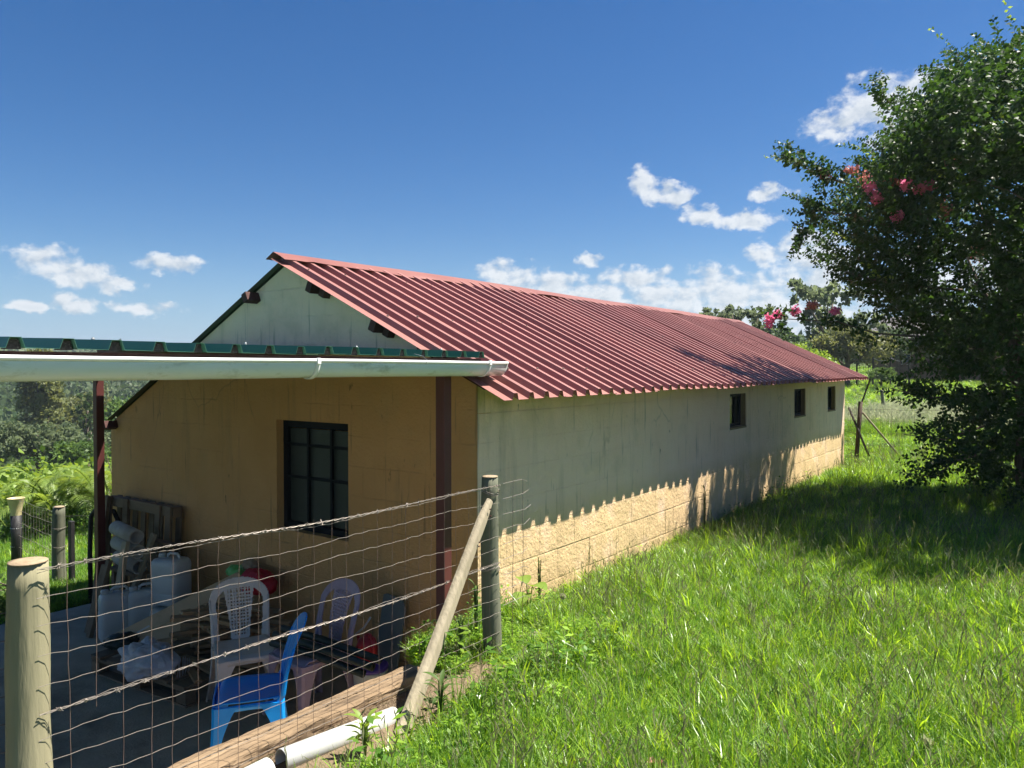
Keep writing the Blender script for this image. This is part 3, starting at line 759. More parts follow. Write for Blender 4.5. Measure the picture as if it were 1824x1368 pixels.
def build_fence():
    root = thing('wire_fence', 'rusty wire mesh fence between two round posts beside the lawn', 'fence', (-2.55, 2.2, 0))
    def P(o): o.parent = root; o.matrix_parent_inverse = Matrix.Translation(root.location).inverted(); return o
    A = Vector((-2.615, 1.035, 0)); B = Vector((-2.50, 3.285, 0))
    pl = P(pole('post', (A.x + .012, A.y, -.2), (A.x - .012, A.y, .967), .067, .058, M_POLE, seed=3)); pl['label'] = 'pale thick wooden fence post in the foreground'
    e = MB().lathe([(.0555, 0), (.054, .004), (.03, .0065), (.0, .006)], 18, (A.x - .012 + .006, A.y, .964)).build('end_grain', M_ENDGRAIN, smooth=True); e.parent = pl
    pr = P(pole('post', (B.x - .015, B.y + .01, -.2), (B.x - .025, B.y - .01, .985), .054, .047, M_POLE_G, seed=8)); pr['label'] = 'greenish wooden fence post with a timber brace against it'
    e = MB().lathe([(.044, 0), (.043, .004), (.02, .007), (.0, .006)], 18, (B.x - .022, B.y - .01, .981)).build('end_grain', M_ENDGRAIN, smooth=True); e.parent = pr
    # diagonal brace, half-round timber
    b = MB(); a0 = Vector((-2.30, 2.33, -.06)); a1 = Vector((-2.475, 3.215, .865)); d = (a1 - a0).normalized()
    side = d.cross(Vector((1, 0, 0))).normalized(); nrm = side.cross(d)
    k = 10
    ring = [(-.5, -.3), (.5, -.3), (.5, .1), (.3, .38), (-.3, .38), (-.5, .1)]
    for i in range(k + 1):
        t = i / k; c = a0.lerp(a1, t) + side * .004 * math.sin(t * 6); s_ = .082 - .018 * t if i < k else .045
        for (u, v) in ring: b.v.append(tuple(c + side * u * s_ * 1.0 + nrm * v * s_ * .8))
    m6 = len(ring)
    for i in range(k):
        for j in range(m6): b.f.append((i * m6 + j, i * m6 + (j + 1) % m6, (i + 1) * m6 + (j + 1) % m6, (i + 1) * m6 + j))
    b.f.append(tuple(range(m6))); b.f.append(tuple(k * m6 + j for j in range(m6)))
    br = P(b.build('brace', M_PLANK, bevel=.006)); br['label'] = 'bleached diagonal timber brace'
    for (t, u) in ((.93, .012), (.95, -.012), (.80, .0), (.785, .008)):
        c = a0.lerp(a1, t) + side * u + nrm * (.028)
        o = MB().tube([c, c + nrm * .006], .004, 6).build('nail', M_TIMBER_RED); o.parent = br
    sp = .0865
    # horizontal wires follow the small undulations of every crossing
    top = .938
    def wz(k, t): return top - sp * k + .006 * math.sin(t * 9 + k) - .012 * math.sin(math.pi * t) + t * .012 * (k % 3 - 1)
    nx_ = 26
    for k in range(11):
        pts = [];
        for i in range(nx_ * 2 + 1):
            t = i / (nx_ * 2); p = A.lerp(B, t); r_ = random.Random(k * 100 + i)
            pts.append((p.x + .055 - .02 * t + r_.uniform(-.002, .002) + .006 * math.sin(t * 7), p.y, wz(k, t) + (.002 if i % 2 else -.001) + r_.uniform(-.0015, .0015) + .004 * math.sin(i * .45 + k)))
        P(MB().tube(pts, .0010, 5).build('horizontal_wire', M_WIRE))
    for i in range(1, nx_):
        t = i / nx_ + rng.uniform(-.003, .003); p = A.lerp(B, t); pts = []
        z_top = wz(0, t) + rng.uniform(.0, .03); lean = rng.uniform(-.012, .012)
        for j in range(13):
            z = z_top + (-.02 - z_top) * j / 12
            pts.append((p.x + .056 - .02 * t + rng.uniform(-.002, .002) + .006 * math.sin(t * 7), p.y + lean * j / 12 + rng.uniform(-.003, .003), z))
        if i == 2: pts = pts[:7]
        P(MB().tube(pts, .0009, 5).build('vertical_wire', M_WIRE_R))
    # two strands of barbed wire
    for q, (z0, k) in enumerate(((.012, 0), (-.002, 5))):
        b = MB(); n = 150
        for s_ in (0, math.pi):
            pts = []
            for i in range(n + 1):
                t = i / n; p = A.lerp(B, t); a = i * 1.1 + s_
                pts.append((p.x + .062 - .02 * t + .0026 * math.cos(a), p.y, wz(k, t) + z0 + .0026 * math.sin(a)))
            b.tube(pts, .0013, 5)
        bw = P(b.build('barbed_wire', M_WIRE)); bb = MB()
        for _ in range(2):
            d = Vector((rng.uniform(-1, 1), rng.uniform(-.5, .5), rng.uniform(-1, 1))).normalized() * .013
            bb.tube([-d, d], .0012, 4)
        bb.tube([(0, -.005, 0), (0, .005, 0)], .0045, 6)
        bme = bb.mesh('barb')
        for i in range(24):
            t = (i + .4 + .3 * rng.random()) / 24; p = A.lerp(B, t)
            o = place(bme, 'barb', M_WIRE, bw, loc=(p.x + .062 - .02 * t, p.y, wz(k, t) + z0), rot=(rng.uniform(0, 6), rng.uniform(-.4, .4), rng.uniform(-.4, .4)))
    # wire wound round the right post and the loose end of the mesh beyond it
    for z in (.905, .895, .49, .485):
        c = Vector((B.x - .022, B.y - .008, z)); rr = .0505 + (0.002 if z < .6 else 0)
        P(MB().tube([c + Vector((rr * math.cos(a), rr * math.sin(a), .012 * math.sin(a * 1.5 + z * 9))) for a in np.linspace(0, 6.4, 26)], .0018, 5).build('tie_wire', M_WIRE))
    E0 = Vector((-2.46, 3.31, 0)); E1 = Vector((-2.47, 3.56, 0))
    for k in range(9):
        z = .945 - .083 * k; ext = rng.uniform(.9, 1.15)
        e = E0.lerp(E1, ext)
        pts = [(E0.x, E0.y, z), (E0.lerp(E1, .5).x, E0.lerp(E1, .5).y, z + rng.uniform(-.006, .006)), (E0.lerp(E1, .85 * ext).x, E0.lerp(E1, .85 * ext).y, z + rng.uniform(-.008, .008)), (e.x, e.y + .02, z + rng.uniform(-.04, .03))]
        P(MB().tube(pts, .0015, 5).build('horizontal_wire', M_WIRE))
    for t in (.38, .80):
        p = E0.lerp(E1, t); P(MB().tube([(p.x + rng.uniform(-.003, .003), p.y + rng.uniform(-.004, .004), .95 - .1 * j) for j in range(10)], .0015, 5).build('vertical_wire', M_WIRE_R))
    # the fence goes on to the left of the near post
    C0 = Vector((A.x - .03, A.y - .05, 0)); C1 = Vector((-2.78, -.4, 0))
    for k in range(11):
        P(MB().tube([(lambda p, i=i: (p.x, p.y, .90 - sp * k + .003 * (i % 2)))(C0.lerp(C1, i / 16)) for i in range(17)], .0015, 5).build('horizontal_wire', M_WIRE_R))
    for i in range(1, 14):
        p = C0.lerp(C1, i / 14); P(MB().tube([(p.x, p.y + rng.uniform(-.004, .004), .91 - .1 * j) for j in range(10)], .0015, 5).build('vertical_wire', M_WIRE_R))
build_fence()

# ------------------------------------------------------------------ edge of the sunken yard: beam, retaining face, pipes
M_BEAM = pmat('split_weathered_beam', (.17, .115, .065), (.31, .22, .135), 16, .9, 1.0, 70, stretch=(1, .10, 1), dirt=(.05, .035, .024), dirt_scale=13, dirt_amt=.9)
def build_edge():
    b = MB(); n = 60
    def fn(u, v):
        y = 1.1 + u * 1.72; a = v * 2 * math.pi
        w, h = .075, .046
        x = w * math.copysign(abs(math.cos(a)) ** .45, math.cos(a)); z = h * math.copysign(abs(math.sin(a)) ** .45, math.sin(a))
        k = 1 + .05 * math.sin(y * 9 + a * 2) + .04 * math.sin(y * 23 + a * 3) + rng.uniform(-.03, .03)
        return (-2.685 + x * k + (y - 1.3) * .03, y, .018 + z * k)
    b.grid(n, 24, fn)
    o = b.build('edging_beam', M_BEAM); tag(o, 'split weathered timber beam edging the sunken yard below the fence', 'beam')
    o = MB().span(-2.70, -2.665, -1.2, 2.95, FLOOR - .05, -.045).build('retaining_wall', M_CONC); tag(o, 'low concrete retaining wall below the timber edging beam', 'wall')
    M_P = pmat('white_drain_pipe', (.42, .43, .42), (.50, .51, .50), 6, .4, .03, 40, dirt=(.35, .30, .22), dirt_scale=7, dirt_amt=.5)
    def pipe(a, c, label):
        a, c = Vector(a), Vector(c); d = c - a; n_ = 24; ring = []
        b = MB(); u = d.normalized(); s_ = u.orthogonal().normalized(); w = u.cross(s_)
        for p, r_ in ((a, .046), (c, .046), (c, .042), (a, .042)):
            for j in range(n_):
                q = 2 * math.pi * j / n_; b.v.append(tuple(p + (s_ * math.cos(q) + w * math.sin(q)) * r_))
        for i in range(4):
            for j in range(n_):
                b.f.append((i * n_ + j, i * n_ + (j + 1) % n_, ((i + 1) % 4) * n_ + (j + 1) % n_, ((i + 1) % 4) * n_ + j))
        o = b.build('drain_pipe', M_P, smooth=False, bevel=.001, seg=1); o.data.polygons.foreach_set('use_smooth', [True] * len(o.data.polygons))
        tag(o, label, 'pipe', 'white drain pipes beside the timber beam')
    pipe((-2.475, 1.87, .028), (-2.42, 2.44, .004), 'longer white drain pipe lying beside the timber edging beam')
    pipe((-2.45, 1.10, .03), (-2.458, 1.80, .03), 'shorter white drain pipe cut off at the bottom edge of the picture')
    M_ST = pmat('mossy_stone', (.17, .15, .11), (.26, .23, .18), 9, .95, .8, 30, dirt=(.07, .09, .03), dirt_scale=6, dirt_amt=.7)
    b = MB(); b.lathe([(.10, -.05), (.19, -.03), (.205, .03), (.18, .065), (.08, .075), (0, .07)], 14, (0, 0, 0))
    b.v = [(x * 1.25 * (1 + .1 * math.sin(7 * y + x * 5)), y * .75, z + .012 * math.sin(x * 17 + y * 9)) for (x, y, z) in b.v]
    o = b.build('stone', M_ST, loc=(-2.44, 3.60, -.015), rot=(.05, .04, .5)); o.scale = (.5, .6, .7); tag(o, 'flat mossy stone lying in the grass behind the braced fence post', 'stone')
    b = MB(); b.lathe([(.08, -.03), (.14, -.02), (.15, .02), (.10, .045), (0, .05)], 11, (0, 0, 0))
    b.v = [(x * 1.5 * (1 + .1 * math.sin(6 * y + x * 5)), y * .8, z + .01 * math.sin(x * 17 + y * 9)) for (x, y, z) in b.v]
    o = b.build('stone', M_ST, loc=(-2.70, 3.22, .0), rot=(.05, .04, 1.2)); o.scale = (.8, .7, .8); tag(o, 'grey stone slab among weeds at the foot of the red carport post', 'stone')
build_edge()

# ------------------------------------------------------------------ things kept under the carport
M_WOOD_D = pmat('dark_pallet_wood', (.13, .09, .055), (.25, .18, .115), 6, .9, .4, 40, stretch=(.3, 1, 1), dirt=(.035, .026, .02), dirt_amt=.6, rand=.15)
M_WOOD_M = pmat('split_firewood', (.26, .165, .085), (.42, .29, .16), 6, .9, .4, 40, dirt=(.08, .055, .03), dirt_amt=.5, rand=.3)
M_CARD = pmat('brown_cardboard', (.56, .38, .22), (.64, .45, .27), 3, .9, .1, 60, dirt=(.15, .105, .065), dirt_amt=.5)
M_CAN = pmat('milky_plastic', (.46, .48, .48), (.54, .56, .55), 4, .4, .03, 30, dirt=(.42, .43, .40), dirt_amt=.4)
M_FELT = pmat('grey_fibre_roll', (.34, .31, .26), (.46, .42, .36), 10, .95, .3, 70, dirt=(.12, .11, .09), dirt_amt=.5)
M_WHITECH = pmat('dusty_white_plastic', (.60, .53, .46), (.70, .62, .55), 4, .5, .03, 40, dirt=(.38, .31, .25), dirt_scale=6, dirt_amt=.5)
M_MAUVE = pmat('mauve_plastic', (.40, .28, .34), (.48, .35, .42), 4, .5, .03, 40, dirt=(.17, .12, .15), dirt_scale=6, dirt_amt=.5)
M_BLUE = pmat('bright_blue_plastic', (.004, .27, .80), (.008, .32, .88), 3, .32, .02, 40, dirt=(.06, .28, .60), dirt_scale=9, dirt_amt=.4)
M_REDP = pmat('red_plastic', (.42, .02, .03), (.55, .035, .045), 4, .4, .05, 30)
M_REDBAG = pmat('red_cloth_bag', (.36, .006, .018), (.50, .012, .03), 5, .6, .4, 25)
M_GREENBAG = pmat('green_printed_bag', (.10, .42, .10), (.18, .55, .16), 3, .45, .3, 20, dirt=(.65, .62, .55), dirt_scale=9, dirt_amt=.9)
M_BEIGEBAG = pmat('brown_paper_bag', (.28, .2, .13), (.4, .3, .2), 5, .8, .4, 25)
M_SACK = pmat('grey_woven_sack', (.44, .43, .45), (.56, .55, .57), 8, .55, .5, 60, dirt=(.2, .2, .24), dirt_amt=.5)
M_DKGREEN = pmat('dark_green_tarp', (.010, .022, .020), (.022, .04, .035), 6, .5, .3, 30)
M_GREYBOARD = pmat('grey_green_board', (.13, .155, .15), (.2, .225, .21), 3, .8, .1, 40, dirt=(.09, .1, .09), dirt_amt=.5)
M_PURPLE = pmat('purple_plastic', (.07, .035, .25), (.1, .05, .32), 3, .4, .02, 30)
M_BLACK = pmat('black_pipe_plastic', (.012, .012, .013), (.028, .027, .027), 12, .6, .3, 60)
M_CUP = pmat('yellowed_plastic_cup', (.50, .42, .20), (.60, .52, .30), 6, .45, .05, 40, dirt=(.42, .33, .17), dirt_amt=.5)

def chair(label, mat, loc, rotz, group, s=1.0, lattice=True):
    root = thing('plastic_chair', label, 'chair', loc, rotz, group, s)
    sw, sd, sz = .205, .20, .42
    # seat shell, dished, with a rolled front edge
    def seat(u, v):
        x = (u * 2 - 1); y = (v * 2 - 1)
        k = 1 - .10 * (abs(x) * abs(y)) ** 2
        z = sz + .012 * x * x - .012 * (1 - y * y) * (1 - x * x) - (.045 * max(0, (y - .7) / .3) ** 2)
        return (x * sw * k * (1 - .07 * (1 - v)), y * sd * k, z)
    b = MB().grid(14, 14, seat); b.build('seat', mat, root, smooth=True, solid=.008)
    # skirt round the seat
    b = MB(); ring = []
    for t in np.linspace(0, 1, 41):
        a = t * 2 * math.pi; x = math.copysign(abs(math.cos(a)) ** .35, math.cos(a)); y = math.copysign(abs(math.sin(a)) ** .35, math.sin(a))
        ring.append((x * sw * .985 * (1 - .035 * (1 - y)), y * sd * .985))
    for i, (x, y) in enumerate(ring):
        mid = 1 - max(abs(x) / sw, 0) * 1.0
        drop = .035 + .035 * (min(abs(x) / sw, 1) * min(abs(y) / sd, 1)) ** 3
        b.v += [(x, y, sz - .004 - (.03 if y > sd * .8 else 0) * 0), (x * 1.01, y * 1.01, sz - drop)]
    for i in range(len(ring) - 1): b.f.append((2 * i, 2 * i + 2, 2 * i + 3, 2 * i + 1))
    b.build('seat_skirt', mat, root, smooth=True, solid=.008)
    # four angle-section legs that splay out
    for sx in (-1, 1):
        for sy in (-1, 1):
            b = MB(); n = 8
            for i in range(n + 1):
                t = i / n
                cx = sx * (sw * .97 + .035 * t * t); cy = sy * (sd * .97 + (.05 if sy < 0 else .03) * t * t); z = (sz - .01) * (1 - t)
                wa = .085 * (1 - t) ** 3 + .048 - .012 * t; wb = .085 * (1 - t) ** 3 + .048 - .012 * t
                b.v += [(cx - sx * wa, cy, z), (cx - sx * .012, cy + 0, z), (cx, cy - sy * .012, z), (cx, cy - sy * wb, z)]
            for i in range(n):
                for j in range(3): b.f.append((i * 4 + j, i * 4 + j + 1, (i + 1) * 4 + j + 1, (i + 1) * 4 + j))
            b.build('leg', mat, root, smooth=False, solid=.009)
    # back: arched frame and a pierced splat
    H = .44
    def outline(v): 
        w = .185 + .03 * v
        return w if v < .68 else w * max(0, 1 - ((v - .68) / .32) ** 2) ** .5
    def inner(v):
        v2 = v / .90; return max(0, (outline(min(v2, 1)) - .042)) if v < .90 else 0
    NU, NV = 76, 80
    def mp(u, v):
        x = (u - .5) * .46; z = sz - .02 + v * H
        y = -sd * .93 - .02 - .14 * v ** 1.15 + .55 * x * x * (1 - .3 * v) + .03 * math.sin(v * 2.6)
        return (x, y, z)
    def keep(u, v):
        x = abs((u - .5) * .46)
        if x > outline(v): return False
        if x > inner(v): return True
        if lattice:
            sp = .062 + .055 * v ** 1.4
            if x > sp: return False
            if .10 < v < .84 and x < sp - .014:
                ix = ((u - .5) * .46 / .0215) % 1.0; iv = (v * H / .0225) % 1.0
                if .27 < ix < .78 and .25 < iv < .78: return False
            return True
        if v < .08: return True
        ix = (((u - .5) * .46) / .066 + .5) % 1.0
        return not (.38 < ix < .62 and .12 < v < .80)
    b = MB().grid(NU, NV, mp, keep); b.build('backrest', mat, root, smooth=True, solid=.008)
    for sx in (-1, 1):    # side rails tie the back to the rear legs
        b = MB().tube([(sx * .185, -sd * .80, sz - .03), (sx * .187, -sd * .95, sz + .03), (sx * .192, mp(.5 + .19 * sx / .46, .35)[1], sz + .13), (sx * .203, mp(.5 + .203 * sx / .46, .7)[1], sz + .29)], [.018, .016, .012, .008], 8)
        b.build('side_rail', mat, root, smooth=True)
    return root
CH = 'plastic chairs under the carport'
chair('bright blue plastic chair standing nearest the fence', M_BLUE, (-3.72, 2.60, FLOOR), R(143), CH, .95, False)
chair('dusty white plastic chair with a lattice back beside the firewood', M_WHITECH, (-4.33, 2.99, FLOOR), R(243), CH, .93)
chair('mauve plastic chair against the gable wall with dark tubes on its seat', M_MAUVE, (-3.92, 3.19, FLOOR), R(176), CH, .95)

def pallet_mesh_parts(root, w, d, h, mat, top_boards=6, gapj=.0):
    bw = w / top_boards * .68
    for i in range(top_boards):
        x = -w / 2 + bw / 2 + (w - bw) * i / (top_boards - 1)
        MB().box((x + rng.uniform(-.01, .01), 0, h - .009), (bw, d, .018)).build('top_board', mat, root, bevel=.002, seg=1)
    for j in range(3):
        y = -d / 2 + .045 + (d - .09) * j / 2
        MB().box((0, y, h - .029), (w, .08, .020)).build('stringer', mat, root, bevel=.002, seg=1)
        for i in range(3):
            x = -w / 2 + .05 + (w - .10) * i / 2
            MB().box((x, y, h / 2 - .012), (.10, .08, h - .056 - .008)).build('spacer_block', mat, root, bevel=.003, seg=1)
        MB().box((0, y, .008), (w, .08, .016)).build('bottom_board', mat, root, bevel=.002, seg=1)
def build_clutter():
    # pallet leaning on the gable wall
    t = thing('pallet', 'dark wooden pallet standing on edge against the gable wall', 'pallet', (-6.88, 3.64, FLOOR))
    t.rotation_euler = (R(87), 0, R(1))
    inner = bpy.data.objects.new('x', None)
    def leanbox(c, d, nm='slat'): MB().box(c, d).build(nm, M_WOOD_D, t, bevel=.003, seg=1)
    W, Hh = 1.10, 1.0
    for i in range(8): leanbox((-W / 2 + .05 + (W - .1) * i / 7, Hh / 2, -.05), (.075, Hh, .018))
    for y in (.05, .5, .95): leanbox((0, y, .0), (W, .09, .075), 'bearer')
    for x in (-W / 2 + .05, -W / 2 + .34, W / 2 - .22, W / 2 - .05): leanbox((x, Hh / 2, .05), (.08, Hh, .02), 'front_slat')
    bpy.data.objects.remove(inner)
    o = MB().beam((-7.42, 3.50, FLOOR), (-7.36, 3.60, .36), .075, .03, (0, 1, 0)).build('plank', M_WOOD_D, bevel=.003); tag(o, 'long dark plank leaning upright at the left edge of the pallet', 'plank')
    # three grey rolls lying in front of the pallet on an old stand
    for k in range(3):
        b = MB(); n = 20; L_ = .40; r0, r1 = .064, .052
        for (x, r_) in ((0, r0), (L_, r0), (L_, r1), (L_ * .3, r1), (L_ * .3, .001)):
            for j in range(n): b.v.append((x, r_ * math.cos(2 * math.pi * j / n), r_ * math.sin(2 * math.pi * j / n) * .95))
        for i in range(4):
            for j in range(n): b.f.append((i * n + j, i * n + (j + 1) % n, (i + 1) * n + (j + 1) % n, (i + 1) * n + j))
        b.f.append(tuple(range(n)))
        o = b.build('fibre_roll', M_FELT, smooth=True, loc=(-6.74 + .02 * k, 3.37, -.10 + .125 * (2 - k) + .02), rot=(0, R(4), R(-4)))
        tag(o, ('top', 'middle', 'bottom')[k] + ' one of three grey fibre rolls stacked in front of the pallet', 'roll', 'grey fibre rolls')
    st = thing('timber_stand', 'rough timber stand holding up the three grey fibre rolls', 'stand', (-6.53, 3.37, FLOOR))
    MB().box((0, 0, .475), (.42, .14, .03)).build('shelf', M_WOOD_D, st, bevel=.003)
    for x in (-.18, .16):
        MB().box((x, 0, .23), (.05, .10, .46)).build('leg', M_WOOD_D, st, bevel=.003)
    for i, (a, c, w, lb) in enumerate((((-6.30, 3.10, FLOOR), (-6.36, 3.26, .12), .075, 'pale timber offcut leaning on the grey rolls at their open ends'),
                                       ((-6.50, 3.02, FLOOR), (-6.56, 3.22, -.06), .06, 'short dark offcut with an angled top standing before the grey rolls'),
                                       ((-6.40, 3.20, FLOOR), (-6.28, 3.46, .16), .05, 'narrow timber offcut leaning between the rolls and the upper drum'),
                                       ((-6.62, 3.06, FLOOR), (-6.68, 3.24, -.12), .055, 'small crooked offcut standing behind the pair of white drums'))):
        o = MB().beam(a, c, w, .035, (0, 1, 0)).build('timber_offcut', M_PLANK if i in (0, 2) else M_WOOD_D, bevel=.004); tag(o, lb, 'timber', 'timber offcuts by the pallet')
    o = MB().beam((-6.42, 3.50, .085), (-6.12, 3.58, .055), .07, .02).build('short_board', M_WOOD_D, bevel=.002); tag(o, 'short pointed board stuck out of the side of the pallet', 'board')
    # plastic drums
    def drum(label, loc, rot, w=.24, d=.17, h=.41, s=1.0):
        t = thing('plastic_drum', label, 'drum', loc, 0, 'white plastic drums'); t.rotation_euler = rot; t.scale = (s,) * 3
        b = MB(); n = 28; rows = [(0, .80), (.012, .93), (.03, 1.0), (.10, 1.0), (.105, .985), (.115, .985), (.12, 1.0), (.24, 1.0), (.245, .985), (.255, .985), (.26, 1.0), (.335, 1.0), (.365, .96), (.385, .84), (.392, .6)]
        for z, k in rows:
            for j in range(n):
                a = 2 * math.pi * j / n; x = math.copysign(abs(math.cos(a)) ** .42, math.cos(a)); y = math.copysign(abs(math.sin(a)) ** .42, math.sin(a))
                b.v.append((x * w / 2 * k, y * d / 2 * k, z * h / .41))
        for i in range(len(rows) - 1):
            for j in range(n): b.f.append((i * n + j, i * n + (j + 1) % n, (i + 1) * n + (j + 1) % n, (i + 1) * n + j))
        b.f.append(tuple(range(n))[::-1]); b.f.append(tuple((len(rows) - 1) * n + j for j in range(n)))
        b.build('body', M_CAN, t, smooth=True)
        MB().tube([(-.03, 0, h * .93), (-.028, 0, h * 1.02), (.0, 0, h * 1.05), (.07, 0, h * 1.05), (.09, 0, h * 1.0), (.092, 0, h * .92)], .012, 8).build('handle', M_CAN, t, smooth=True)
        MB().lathe([(.03, 0), (.03, .028), (.026, .034), (0, .034)], 14, (-w * .32, 0, h * .945)).build('cap', M_CAN, t, smooth=True)
    drum('left one of the pair of white drums standing on the floor by the pallet', (-6.27, 3.12, FLOOR), (0, 0, R(75)), .24, .16)
    drum('right one of the pair of white drums, nearer the cardboard sheet', (-6.17, 3.30, FLOOR), (0, 0, R(70)), .24, .16)
    drum('upper white drum standing on another drum against the gable wall', (-6.02, 3.46, FLOOR + .26), (0, 0, R(15)), .29, .22, .40)
    drum('white drum lying on its side under the upper drum', (-5.78, 3.44, FLOOR + .125), (0, R(-90), R(5)), .24, .22, .42)
    # pallet on the floor with firewood
    t = thing('pallet', 'dark wooden pallet lying flat under the firewood', 'pallet', (-5.20, 3.16, FLOOR), R(4)); pallet_mesh_parts(t, 1.10, .92, .14, M_WOOD_D)
    ptop = FLOOR + .14
    k = 0
    wl = ['pale', 'brown', 'dark']
    for layer in range(7):
        for i in range(5):
            L_ = rng.uniform(.38, .62); w = rng.uniform(.045, .08); h = rng.uniform(.022, .034)
            ang = R(rng.choice((10, 24, -8, 60, 75)) + rng.uniform(-8, 8)); x = -4.98 + (i - 2) * .045 + rng.uniform(-.05, .05); y = 3.30 + (i - 2) * .06 + rng.uniform(-.05, .05)
            o = MB().box((0, 0, 0), (L_, w, h)).build('firewood', M_WOOD_M, bevel=.004, seg=1, loc=(x, y, ptop + .02 + layer * .047 + i * .003), rot=(rng.uniform(-.12, .12), rng.uniform(-.06, .10), ang))
            tag(o, 'split firewood plank in the heap on the floor pallet behind the white chair', 'firewood', 'heap of split firewood on the pallet')
            k += 1
    for i in range(4):
        o = MB().box((0, 0, 0), (.55, .05, .02)).build('firewood', M_WOOD_M, bevel=.003, seg=1, loc=(-4.86 + .05 * i, 2.92 + .06 * i, ptop + .016 + .004 * i), rot=(0, 0, R(-20 + 14 * i)))
        tag(o, 'split firewood plank in the heap on the floor pallet behind the white chair', 'firewood', 'heap of split firewood on the pallet')
    # flattened cardboard box leaning on the firewood
    t = thing('cardboard_sheet', 'long flattened cardboard box with a torn edge leaning on the firewood', 'cardboard', (-5.55, 3.0, FLOOR))
    def P(o): o.parent = t; o.matrix_parent_inverse = Matrix.Translation(t.location).inverted(); return o
    a = Vector((-5.84, 2.86, -.46)); c = Vector((-5.30, 3.60, -.045)); d = (c - a); side = Vector((.80, -.10, -.33)).normalized()
    def strip(w0, w1, dz, name, t0=0.0, t1=1.0, torn=False):
        b = MB(); n = 26
        up = d.cross(side).normalized()
        if up.z < 0: up = -up
        for i in range(n + 1):
            s_ = t0 + (t1 - t0) * i / n; p = a + d * s_ + up * dz
            e = w1 - (.05 * max(0, math.sin((s_ - .12) * 14)) if torn and .12 < s_ < .34 else 0)
            for q in (p + side * w0, p + side * e, p + side * e - up * .006, p + side * w0 - up * .006): b.v.append(tuple(q))
        for i in range(n):
            for j in range(4): b.f.append((i * 4 + j, i * 4 + (j + 1) % 4, (i + 1) * 4 + (j + 1) % 4, (i + 1) * 4 + j))
        b.f.append((0, 1, 2, 3)); b.f.append(tuple(n * 4 + j for j in range(4)))
        return P(b.build(name, M_CARD))
    strip(0, .15, .0, 'upper_panel'); strip(.152, .31, -.004, 'lower_panel', 0, 1.0, True); strip(.02, .33, -.028, 'back_panel', .03, .97)
    o = MB().box((0, 0, 0), (.10, .018, .001)).build('tape', M_WHITECH); P(o)
    up = d.cross(side).normalized(); up = up if up.z > 0 else -up
    Mx = Matrix((d.normalized(), side, up)).transposed().to_4x4(); Mx.translation = a + d * .22 + side * .10 + up * .002; o.matrix_basis = Mx
    # crumpled things
    def lump(name, label, cat, mat, c, r, seed, n=(26, 18), amp=.22, fr=4.0, flat=.0):
        b = MB(); rr = random.Random(seed); ph = [rr.uniform(0, 6) for _ in range(8)]
        def fn(u, v):
            a_, e_ = u * 2 * math.pi, (v - .5) * math.pi
            x, y, z = math.cos(e_) * math.cos(a_), math.cos(e_) * math.sin(a_), math.sin(e_)
            k_ = 1 + amp * 1.5 * (mnoise.turbulence(Vector((x, y, z)) * fr * .42 + Vector((ph[0], ph[1], ph[2])), 4, True, amplitude_scale=.55, frequency_scale=2.0) - .75)
            zz = z * r[2] * k_
            if zz < -r[2] * .55: zz = -r[2] * .55
            return (c[0] + x * r[0] * k_, c[1] + y * r[1] * k_, c[2] + zz)
        b.grid(n[0], n[1], fn); bm_me = b.mesh(name); bm = bmesh.new(); bm.from_mesh(bm_me); bmesh.ops.remove_doubles(bm, verts=bm.verts, dist=.0005); bmesh.ops.recalc_face_normals(bm, faces=bm.faces); bm.to_mesh(bm_me); bm.free()
        o = place(bm_me, name, mat, smooth=True); tag(o, label, cat); return o
    s_ = lump('woven_sack', 'crumpled grey woven sack with a frayed edge on the front of the pallet', 'sack', M_SACK, (-5.07, 2.74, ptop + .075), (.26, .18, .15), 4, (70, 46), .30, 2.4)
    for i in range(16):
        x = -4.86 + rng.uniform(-.03, .03); y = 2.86 + rng.uniform(-.05, .05); z = ptop + .10
        MB().tube([(x, y, z), (x + .03, y - .02, z - .04), (x + .035 + rng.uniform(-.02, .02), y - .03, z - .10)], .0015, 4).build('frayed_strand', M_SACK, s_)
    lump('red_bag', 'bulging red bag on top of the firewood heap against the wall', 'bag', M_REDBAG, (-5.06, 3.62, -.10), (.20, .12, .12), 9, (40, 26), .16, 3.2)
    lump('red_bag', 'small flat red bag under the green printed bag', 'bag', M_REDBAG, (-5.28, 3.58, -.13), (.12, .09, .05), 12, (30, 20), .16, 3.2)
    lump('printed_bag', 'green and white printed plastic bag beside the red bag', 'bag', M_GREENBAG, (-5.38, 3.64, -.065), (.11, .07, .06), 21, (34, 22), .25, 4)
    lump('paper_bag', 'crumpled brown bag behind the green printed bag', 'bag', M_BEIGEBAG, (-5.28, 3.70, -.01), (.09, .05, .065), 31, (34, 22), .25, 4)
    lump('black_bag', 'crumpled black plastic bag under the end of the cardboard', 'bag', M_DKGREEN, (-5.68, 2.88, ptop + .04), (.14, .14, .06), 41, (34, 22), .25, 4)
    # dark tubes across the mauve chair
    for i in range(4):
        o = MB().tube([(-4.14 + .015 * i, 3.06 + .05 * (i % 2), FLOOR + .445 + .03 * i), (-3.80 + .02 * i, 3.10 + .05 * (i % 2), FLOOR + .435 + .028 * i), (-3.43 + .03 * i, 3.20 + .05 * (i % 2), FLOOR + .36 + .03 * i)], .024, 10).build('green_tube', M_DKGREEN, smooth=True)
        tag(o, 'dark green tube in the bundle lying across the mauve chair seat', 'tube', 'dark green tubes on the mauve chair')
    # white bucket with a purple lid, red watering can, leaning board, rod
    t = thing('white_bucket', 'pale bucket with a purple lid standing behind the edging beam', 'bucket', (-3.62, 3.43, FLOOR))
